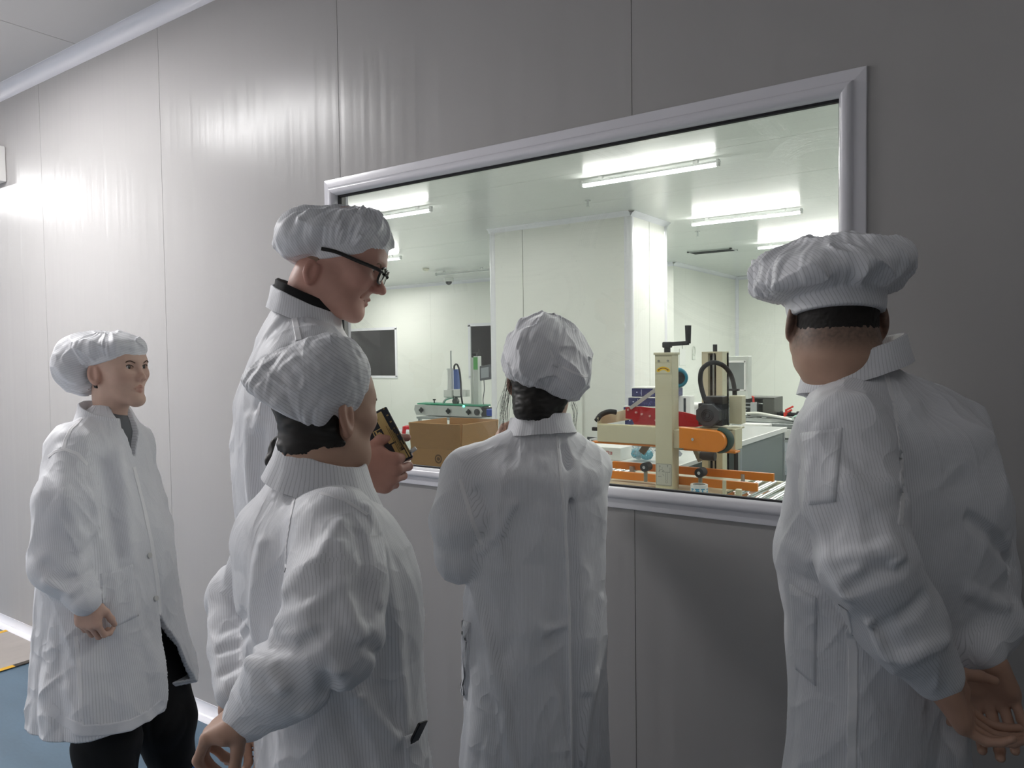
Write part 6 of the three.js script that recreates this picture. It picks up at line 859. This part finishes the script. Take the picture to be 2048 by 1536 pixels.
  skinMesh(g, { head, tone: [0.58, 0.37, 0.27], hands: [hand, handL], core: coreBody(P(622, 930, D), P(640, 1080, D), P(660, 1350, D), [[rArm[0], rArm[2], rArm[4]], [lArm[0], lArm[1], lArm[3]]]), headBox: [hc.x - 0.13, hc.y - 0.20, hc.z - 0.13, hc.x + 0.13, hc.y + 0.14, hc.z + 0.13], h: 0.0028, neck: P(640, 945, D), neckR: 0.052 });
  eyes(g, head, s); brow(g, head, s);
  const hairF = (x, y, z) => { const q = head.local(V(x, y, z)); let d = hfld.base(q.x, q.y, q.z) * s - 0.008 - 0.003 * noise(x * 40, y * 90, z * 40); const reg = Math.max(q.z + 0.010 - 0.1 * Math.max(0, q.y - 0.0) + 0.006 * noise(x * 80, y * 50, z * 80), -(q.y + 0.070) + 0.25 * (q.z + 0.05) + 0.008 * noise(x * 120, 0, z * 120), q.y - 0.07); const e = hfld.ear(q.x, q.y, q.z); return smax(smax(d, reg, 0.006), 0.005 - e, 0.004); };
  const tail = cone(P(562, 893, D + 0.02), P(541, 922, D + 0.01), 0.020, 0.010);
  mesh('hair', polygonize((x, y, z) => smin(hairF(x, y, z), tail(x, y, z) - 0.003 * noise(x * 90, y * 60, z * 90), 0.012), [hc.x - 0.16, hc.y - 0.16, hc.z - 0.16, hc.x + 0.16, hc.y + 0.10, hc.z + 0.16], 0.0035, 0), hairMat, g);
  const cr = blend([picEll(612, 788, D, 120, 100, 0.110, 24), withK(picEll(668, 738, D - 0.01, 56, 64, 0.085, -10), 0.05), withK(picEll(545, 820, D, 52, 64, 0.085, 10), 0.05)], 0.05);
  const pl = pleats(head.world(0, 0.04, -0.02), hf, { n: 8, amp: 0.0065, seed: 15, top: 0.2, low: 0.05 });
  const bandE = ell(head.world(0, 0.040, -0.002), [0.084 * s, 0.092 * s, 0.103 * s], hf.l, hf.u, hf.f);
  const capF = (x, y, z) => { const hx = (x - P0.x) * nE.x + (y - P0.y) * nE.y + (z - P0.z) * nE.z; let a = cr(x, y, z); if (a < 0.04) a -= pl(x, y, z) * sstep(0.12, 0.02, hx) + 0.0025 * noise(x * 55, y * 55, z * 55) ; a = smax(a, -hx, 0.02); return a; };
  const P0 = P(640, 848, D), nE = CU.clone().multiplyScalar(0.87).addScaledVector(CR, 0.48).addScaledVector(CA, 0.0).normalize();
  capMesh(g, capF, joinBox([cr.box, bandE.box]), 0.004, [CR.clone().multiplyScalar(0.6).addScaledVector(CU, 0.8), CR]);
  legs(g, fr, P(660, 1300, D), P(660, 1300, D), { r: 0.055, top: 0.8, spread: 0.07 });
  settle(g);
  const ph = group('phone', 'black phone sticking out of the front woman\'s coat pocket', 'phone'); const o = hit(F, 824, 1475, 0.7, 2) ?? P(824, 1475, 1.25), nn = grad(F, o, 0.01); { const up = CU.clone().addScaledVector(CR, 0.45).addScaledVector(nn, -CU.dot(nn)).normalize(), sd = up.clone().cross(nn).normalize(), q = rbox(0.024, 0.06, 0.005, 0.002); q.applyMatrix4(new THREE.Matrix4().makeBasis(sd, up, nn)).translate(o.x + nn.x * 0.006, o.y + nn.y * 0.006, o.z + nn.z * 0.006); mesh('phone_body', q, M(0x17181b, 0.3), ph); } recenter(ph);
}
// ── 4. woman at the window, seen from behind ──
{
  const D = 1.85, at = P(1060, 1200, D), g = person('dark-haired woman seen from behind at the middle of the window', at);
  const fr = frame(at, 196), hc = P(1083, 758, D), hf = frame(hc, 156, -8, 0), s = 0.95;
  const torso = loft([[908, 925, 1205, D], [950, 918, 1213, D], [1000, 918, 1213, D], [1060, 926, 1211, D], [1150, 934, 1207, D], [1240, 930, 1211, D], [1330, 930, 1214, D], [1450, 927, 1219, D], [1540, 925, 1223, D], [1700, 920, 1232, D]], fr, 0.62, 2.4);
  const lArm = [J(932, 950, 1.82, 0.062), J(918, 1040, 1.78, 0.064), J(922, 1112, 1.80, 0.060), J(960, 1010, 2.02, 0.05), J(985, 930, 2.07, 0.04)];
  const rArm = [J(1178, 945, 1.90, 0.052), J(1165, 1090, 2.0, 0.05), J(1120, 960, 2.10, 0.04)];
  const sh = [withK(cone(P(1085, 875, D), P(945, 938, 1.82), 0.050, 0.056), 0.04), withK(cone(P(1085, 875, D), P(1172, 930, 1.90), 0.050, 0.055), 0.04), withK(cone(P(1083, 866, D), P(1083, 912, D), 0.046, 0.064), 0.04)];
  const folds = hangFolds(fr, { amp: 0.006, top: 1.25, seed: 31, fx: 6, grow: 1.4 });
  const g0 = garment({ torso, arms: [lArm, rArm], extra: sh, folds, k: 0.022 });
  const c = (p, w, a) => crease(g0.F0, p, 1.2, 2.6, w, a);
  const creases = [c([[1114, 880], [1126, 1000], [1134, 1100], [1138, 1250], [1142, 1400], [1144, 1536]], 0.008, 0.010), c([[1126, 900], [1140, 1050], [1148, 1200], [1152, 1400], [1155, 1536]], 0.012, -0.016), c([[965, 1095], [1000, 1060], [1025, 1010]], 0.012, 0.010), c([[958, 985], [985, 1030], [975, 1085]], 0.012, -0.008), c([[1000, 1010], [985, 1050]], 0.012, 0.006), c([[950, 1180], [975, 1280], [1005, 1400], [1028, 1536]], 0.014, 0.010), c([[1030, 1040], [1025, 1180], [1010, 1300]], 0.028, -0.007), c([[1080, 1030], [1095, 1160], [1085, 1250]], 0.022, 0.005), c([[1085, 1262], [1110, 1255], [1130, 1250]], 0.010, 0.007), c([[1175, 1380], [1188, 1300], [1200, 1200]], 0.012, 0.010), c([[1165, 1530], [1178, 1430], [1190, 1350]], 0.012, 0.010), c([[1050, 905], [1085, 930], [1120, 905]], 0.012, 0.005)];
  const G = garment({ torso, arms: [lArm, rArm], extra: sh, folds, creases, k: 0.022 }), F = G.F;
  const coat = mesh('coat', G.build(0.006), clothDouble, g);
  mesh('centre_seam', strip(F, [[1114, 872], [1122, 960], [1129, 1040], [1135, 1140], [1139, 1260], [1142, 1400], [1145, 1540]], 1.2, 2.6, 0.007, 0.0025), trimCloth, coat);
  mesh('armhole_seam', strip(F, [[920, 958], [932, 1000], [946, 1045], [964, 1090]], 1.2, 2.6, 0.011, 0.002, 0.4), trimCloth, coat);
  mesh('pocket', patch(F, [[919, 1238], [942, 1246], [934, 1390], [925, 1392]], 1.2, 2.6, 0.010, 6, 12), clothDouble, coat);
  mesh('collar', collar({ c: P(1082, 866, D), fr: frame(at, 186), a: 0.064, b: 0.060, open: 0.5, stand: 0.040, fall: 0.043, flare: 0.014, sx: 0.07, sz: -0.15, point: 0.02 }), clothDouble, coat);
  const hfld = headField({ nose: 0.4, neck: 0.050 }), head = placed(hfld, hc, hf, s); head.f = hfld;
  const hl = handField(P(990, 905, 2.07), CU.clone().addScaledVector(CR, 0.5), CR.clone().addScaledVector(CA, -0.3), { side: -1, size: 0.88, curl: [[0.7, 0.8, 0.4], [0.7, 0.8, 0.4], [0.7, 0.8, 0.4], [0.7, 0.8, 0.4]] });
  skinMesh(g, { head, tone: [0.60, 0.40, 0.30], hands: [hl], core: coreBody(P(1085, 850, D), P(1070, 1000, D), P(1070, 1300, D), [[lArm[0], lArm[2], lArm[4]], rArm]), headBox: [hc.x - 0.13, hc.y - 0.20, hc.z - 0.13, hc.x + 0.13, hc.y + 0.14, hc.z + 0.13], h: 0.0035, neck: P(1083, 862, D), neckR: 0.049 });
  eyes(g, head, s); brow(g, head, s);
  const hairF = (x, y, z) => { const q = head.local(V(x, y, z)); let d = hfld.base(q.x, q.y, q.z) * s - 0.009 - 0.002 * noise(x * 60, y * 120, z * 60); const reg = Math.max(q.z - 0.0 + 0.006 * noise(x * 80, y * 50, z * 80), -(q.y + 0.112) + 0.006 * noise(x * 150, 0, z * 150), q.y - 0.08); const e = hfld.ear(q.x, q.y, q.z); return smax(smax(d, reg, 0.006), 0.005 - e, 0.004); };
  const hair = mesh('hair', polygonize(hairF, [hc.x - 0.13, hc.y - 0.13, hc.z - 0.13, hc.x + 0.13, hc.y + 0.10, hc.z + 0.13], 0.0035, 0), hairMat, g);
  // loose strands beside the neck
  const R = rng(77), st = []; for (let i = 0; i < 32; i++) { const x0 = 1016 + R() * 11, y0 = 738 + R() * 40, out = 4 + R() * 16, len = 70 + R() * 75, back = R() * 10, d0 = D - 0.02 + R() * 0.06, pts = []; for (let k = 0; k <= 5; k++) { const t = k / 5; pts.push(P(x0 - out * Math.sin(t * 2.2) - back * t + 1.5 * Math.sin(t * 7 + i), y0 + len * t, d0)); } st.push(tube(pts, 0.0003, 20, 4)); }
  for (let i = 0; i < 10; i++) { const x0 = 1140 + R() * 8, y0 = 795 + R() * 15; st.push(tube([P(x0, y0, D), P(x0 + 4 + R() * 4, y0 + 20, D), P(x0 + 2 + R() * 5, y0 + 45, D), P(x0 + R() * 6, y0 + 66, D)], 0.0003, 12, 4)); }
  const strands = mesh('loose_hair', st, hairMat, g); strands.userData.kind = 'stuff';
  const cr = blend([picEll(1100, 708, D, 74, 74, 0.10, -20), withK(picEll(1132, 748, D - 0.03, 50, 52, 0.09, 10), 0.05), withK(picEll(1068, 700, D - 0.035, 44, 62, 0.085, -15), 0.05), withK(picEll(1052, 728, D - 0.035, 33, 54, 0.09, 6), 0.05)], 0.05);
  const P0 = P(1085, 791, D), nE = CU.clone().multiplyScalar(0.90).addScaledVector(CR, 0.42).normalize(), pl = pleats(P(1105, 700, D), frame(hc, 180, 0, 12), { n: 7, amp: 0.008, seed: 8, top: 0.12, low: 0.0 });
  const capF = (x, y, z) => { const hx = (x - P0.x) * nE.x + (y - P0.y) * nE.y + (z - P0.z) * nE.z; let a = cr(x, y, z); if (a < 0.04) a -= pl(x, y, z) + 0.003 * sstep(0.05, 0, hx) * noise(x * 110, y * 110, z * 110); return smax(a, -hx, 0.018); };
  const cap = capMesh(g, capF, cr.box, 0.004, [CR.clone().multiplyScalar(0.95).addScaledVector(CU, -0.3), CU]);
  const pt = (path, w, l) => strip(capF, path, 1.4, 2.4, w, l);
  mesh('seam', pt([[1100, 700], [1106, 716], [1112, 732], [1118, 728]], 0.006, 0.003), trimCloth, cap); mesh('pull_tab', patch(capF, [[1106, 716], [1117, 722], [1115, 736], [1104, 730]], 1.4, 2.4, 0.004, 4, 4), clothDouble, cap); mesh('seam', pt([[1125, 734], [1145, 744], [1165, 752], [1176, 752]], 0.006, 0.002), trimCloth, cap);
  legs(g, fr, P(1068, 1250, D), P(1068, 1250, D), { r: 0.055, top: 0.8, spread: 0.07 });
  settle(g);
}
// ── 5. man at the right edge of the window, hands behind his back ──
{
  const D = 1.38, at = P(1760, 1100, D), g = person('stocky man with cropped hair and flat cap-like hood at the right, hands behind his back', at);
  g.userData.label = 'man with close-cropped black hair at the right, hands folded behind his back';
  const fr = frame(at, 214), hc = P(1668, 632, D), hf = frame(hc, 193, 0), s = 1.0;
  const torso = loft([[812, 1612, 1905, D], [860, 1600, 1955, D], [930, 1592, 1978, D], [1000, 1586, 1990, D], [1090, 1572, 1980, D], [1160, 1576, 1962, D], [1260, 1586, 1932, D], [1350, 1590, 1922, D], [1450, 1584, 1920, D], [1540, 1580, 1920, D], [1700, 1575, 1925, D]], fr, 0.72, 2.4);
  const lArm = [J(1688, 878, 1.24, 0.066), J(1702, 1000, 1.19, 0.073), J(1735, 1130, 1.15, 0.070), J(1800, 1255, 1.17, 0.060), J(1870, 1346, 1.20, 0.042)]; lArm.fold = 0.010;
  const rArm = [J(1900, 880, 1.47, 0.066), J(1945, 1010, 1.44, 0.064), J(1962, 1140, 1.40, 0.062), J(1966, 1230, 1.34, 0.054), J(1960, 1296, 1.29, 0.040)]; rArm.fold = 0.010;
  const sh = [withK(cone(P(1712, 795, D), P(1690, 862, 1.25), 0.055, 0.066), 0.06), withK(cone(P(1735, 785, D), P(1895, 858, 1.46), 0.058, 0.068), 0.06), withK(cone(P(1706, 762, D), P(1716, 815, D), 0.056, 0.092), 0.04)];
  const folds = hangFolds(fr, { amp: 0.006, top: 1.25, seed: 41 });
  const g0 = garment({ torso, arms: [lArm, rArm], extra: sh, folds });
  const c = (p, w, a) => crease(g0.F0, p, 0.7, 2, w, a);
  const creases = [c([[1770, 1100], [1800, 1110], [1795, 1130]], 0.010, 0.010), c([[1700, 1180], [1750, 1150], [1800, 1135]], 0.011, -0.009), c([[1650, 900], [1700, 960], [1770, 1040], [1785, 1090]], 0.012, 0.007), c([[1625, 1010], [1650, 1090], [1690, 1190]], 0.012, 0.007), c([[1690, 1110], [1740, 1105], [1790, 1085]], 0.010, 0.006), c([[1755, 1260], [1795, 1240], [1845, 1200]], 0.011, -0.008), c([[1740, 1250], [1765, 1300], [1775, 1315]], 0.009, 0.009), c([[1810, 1320], [1850, 1300], [1890, 1280]], 0.011, 0.007), c([[1790, 790], [1800, 900], [1806, 1000]], 0.012, -0.008), c([[1640, 860], [1625, 940], [1615, 1030]], 0.014, 0.006), c([[1575, 1090], [1620, 1120], [1660, 1120]], 0.014, 0.007), c([[1590, 1150], [1640, 1180], [1690, 1240]], 0.014, -0.007), c([[1940, 1040], [1990, 1080], [2015, 1130]], 0.012, -0.008), c([[1935, 1180], [1975, 1200], [2010, 1210]], 0.011, 0.008), c([[1840, 850], [1860, 1000], [1870, 1200]], 0.04, 0.006)];
  const G = garment({ torso, arms: [lArm, rArm], extra: sh, folds, creases }), F = G.F;
  const coat = mesh('coat', G.build(0.0055), clothDouble, g);
  mesh('armhole_seam', strip(F, [[1766, 722], [1776, 760], [1788, 810], [1797, 870], [1803, 930], [1805, 990], [1802, 1050]], 0.7, 2, 0.011, 0.0025, 0.5), trimCloth, coat);
  mesh('side_seam', strip(F, [[1686, 1215], [1698, 1255], [1706, 1300], [1706, 1380], [1704, 1460], [1703, 1540]], 0.7, 2, 0.017, 0.0025), trimCloth, coat);
  mesh('sleeve_pocket', patch(F, [[1602, 866], [1685, 856], [1672, 1004], [1618, 1010]], 0.7, 2, 0.004), clothDouble, coat);
  mesh('pocket', patch(F, [[1580, 1168], [1634, 1196], [1632, 1372], [1592, 1338]], 0.7, 2, 0.005), clothDouble, coat);
  mesh('collar', collar({ c: P(1707, 748, D), fr: frame(at, 212), a: 0.076, b: 0.076, open: 0.40, stand: 0.042, fall: 0.046, flare: 0.012, sx: 0.38, sz: -0.05, point: 0.03 }), clothDouble, coat);
  const hfld = headField({ male: true, nose: 0.8, jaw: 1.14, jowl: true, neck: 0.066 }), head = placed(hfld, hc, hf, s); head.f = hfld;
  const hl = handField(P(1878, 1358, 1.20), CR.clone().multiplyScalar(0.55).addScaledVector(CU, -0.80).addScaledVector(CA, 0.05), CA.clone().multiplyScalar(-0.55).addScaledVector(CR, 0.75).addScaledVector(CU, 0.35), { side: -1, size: 0.95, curl: [[0.35, 0.6, 0.4], [0.45, 0.7, 0.4], [0.55, 0.7, 0.4], [0.6, 0.7, 0.4]], spread: 0.02, thumb: [0.3, 0.3, 0.2], thumbIn: 0.4 });
  const hr = handField(P(1960, 1312, 1.285), CR.clone().multiplyScalar(0.30).addScaledVector(CU, -0.93), CA.clone().multiplyScalar(-0.8).addScaledVector(CR, -0.5), { side: 1, size: 0.98, curl: [[0.5, 0.7, 0.4], [0.5, 0.7, 0.4], [0.55, 0.7, 0.4], [0.6, 0.7, 0.4]] });
  skinMesh(g, { head, tone: [0.52, 0.33, 0.24], hands: [hl, hr], core: coreBody(P(1712, 750, D), P(1770, 930, D), P(1750, 1300, D), [[lArm[0], lArm[2], lArm[4]], [rArm[0], rArm[2], rArm[4]]], 1.1), headBox: [hc.x - 0.13, hc.y - 0.20, hc.z - 0.13, hc.x + 0.13, hc.y + 0.14, hc.z + 0.13], h: 0.0032, neck: P(1694, 762, D), neckR: 0.066, stubble: (q) => 0.8 * sstep(-0.078, -0.034, q.y + 0.2 * Math.max(0, q.z + 0.05)) * sstep(0.004, -0.03, q.z) * (0.85 + 0.3 * noise(q.x * 200, q.y * 200, q.z * 200)) });
  eyes(g, head, s); brow(g, head, s);
  const hairF = (x, y, z) => { const q = head.local(V(x, y, z)); let d = hfld.base(q.x, q.y, q.z) * s - 0.0024 - 0.001 * noise(x * 160, y * 160, z * 160); const reg = Math.max(q.z - 0.006 - 0.9 * Math.max(0, q.y - 0.01) + 0.004 * noise(x * 80, y * 50, z * 80), -(q.y + 0.036) + 0.35 * (q.z + 0.07) + 0.004 * noise(x * 150, 0, z * 150), q.y - 0.08); const e = hfld.ear(q.x, q.y, q.z); return smax(smax(d, reg, 0.004), 0.004 - e, 0.003); };
  mesh('hair', polygonize(hairF, [hc.x - 0.13, hc.y - 0.10, hc.z - 0.13, hc.x + 0.13, hc.y + 0.10, hc.z + 0.13], 0.0035, 0), M(0x1c1714, 0.7), g);
  const cr = blend([picEll(1658, 546, D, 138, 46, 0.15, 5), withK(picEll(1700, 530, D, 96, 44, 0.12, 0), 0.05), withK(picEll(1612, 548, D, 90, 44, 0.12, 12), 0.05)], 0.05);
  const band0 = ell(head.world(0, 0.030, -0.004), [0.084, 0.095, 0.104], hf.l, hf.u, hf.f), pA = head.world(0, 0.014, -0.10), nb = hf.u.clone().addScaledVector(hf.f, 0.16).normalize(), pl = pleats(head.world(0, 0.07, 0), hf, { n: 8, amp: 0.009, seed: 19, top: 0.12, low: 0.02 });
  const capF = (x, y, z) => { const h = (x - pA.x) * nb.x + (y - pA.y) * nb.y + (z - pA.z) * nb.z; let a = cr(x, y, z); if (a < 0.04) a -= pl(x, y, z); a = smax(a, 0.026 - h, 0.01); const b = smax(band0(x, y, z) - 0.001, Math.abs(h - 0.017) - 0.017, 0.004); return smin(a, b, 0.008); };
  const cap = capMesh(g, capF, joinBox([cr.box, band0.box]), 0.004, [CR.clone().multiplyScalar(0.85).addScaledVector(CU, 0.4), CU]);
  legs(g, fr, P(1752, 1250, D), P(1752, 1250, D), { r: 0.062, top: 0.8, spread: 0.07 });
  settle(g);
}
scene.traverse((o) => { if (o.isMesh || o.isLight) { if (!o.isRectAreaLight) o.castShadow = true; if (o.isMesh) o.receiveShadow = true; } });
renderer.render(scene, camera);
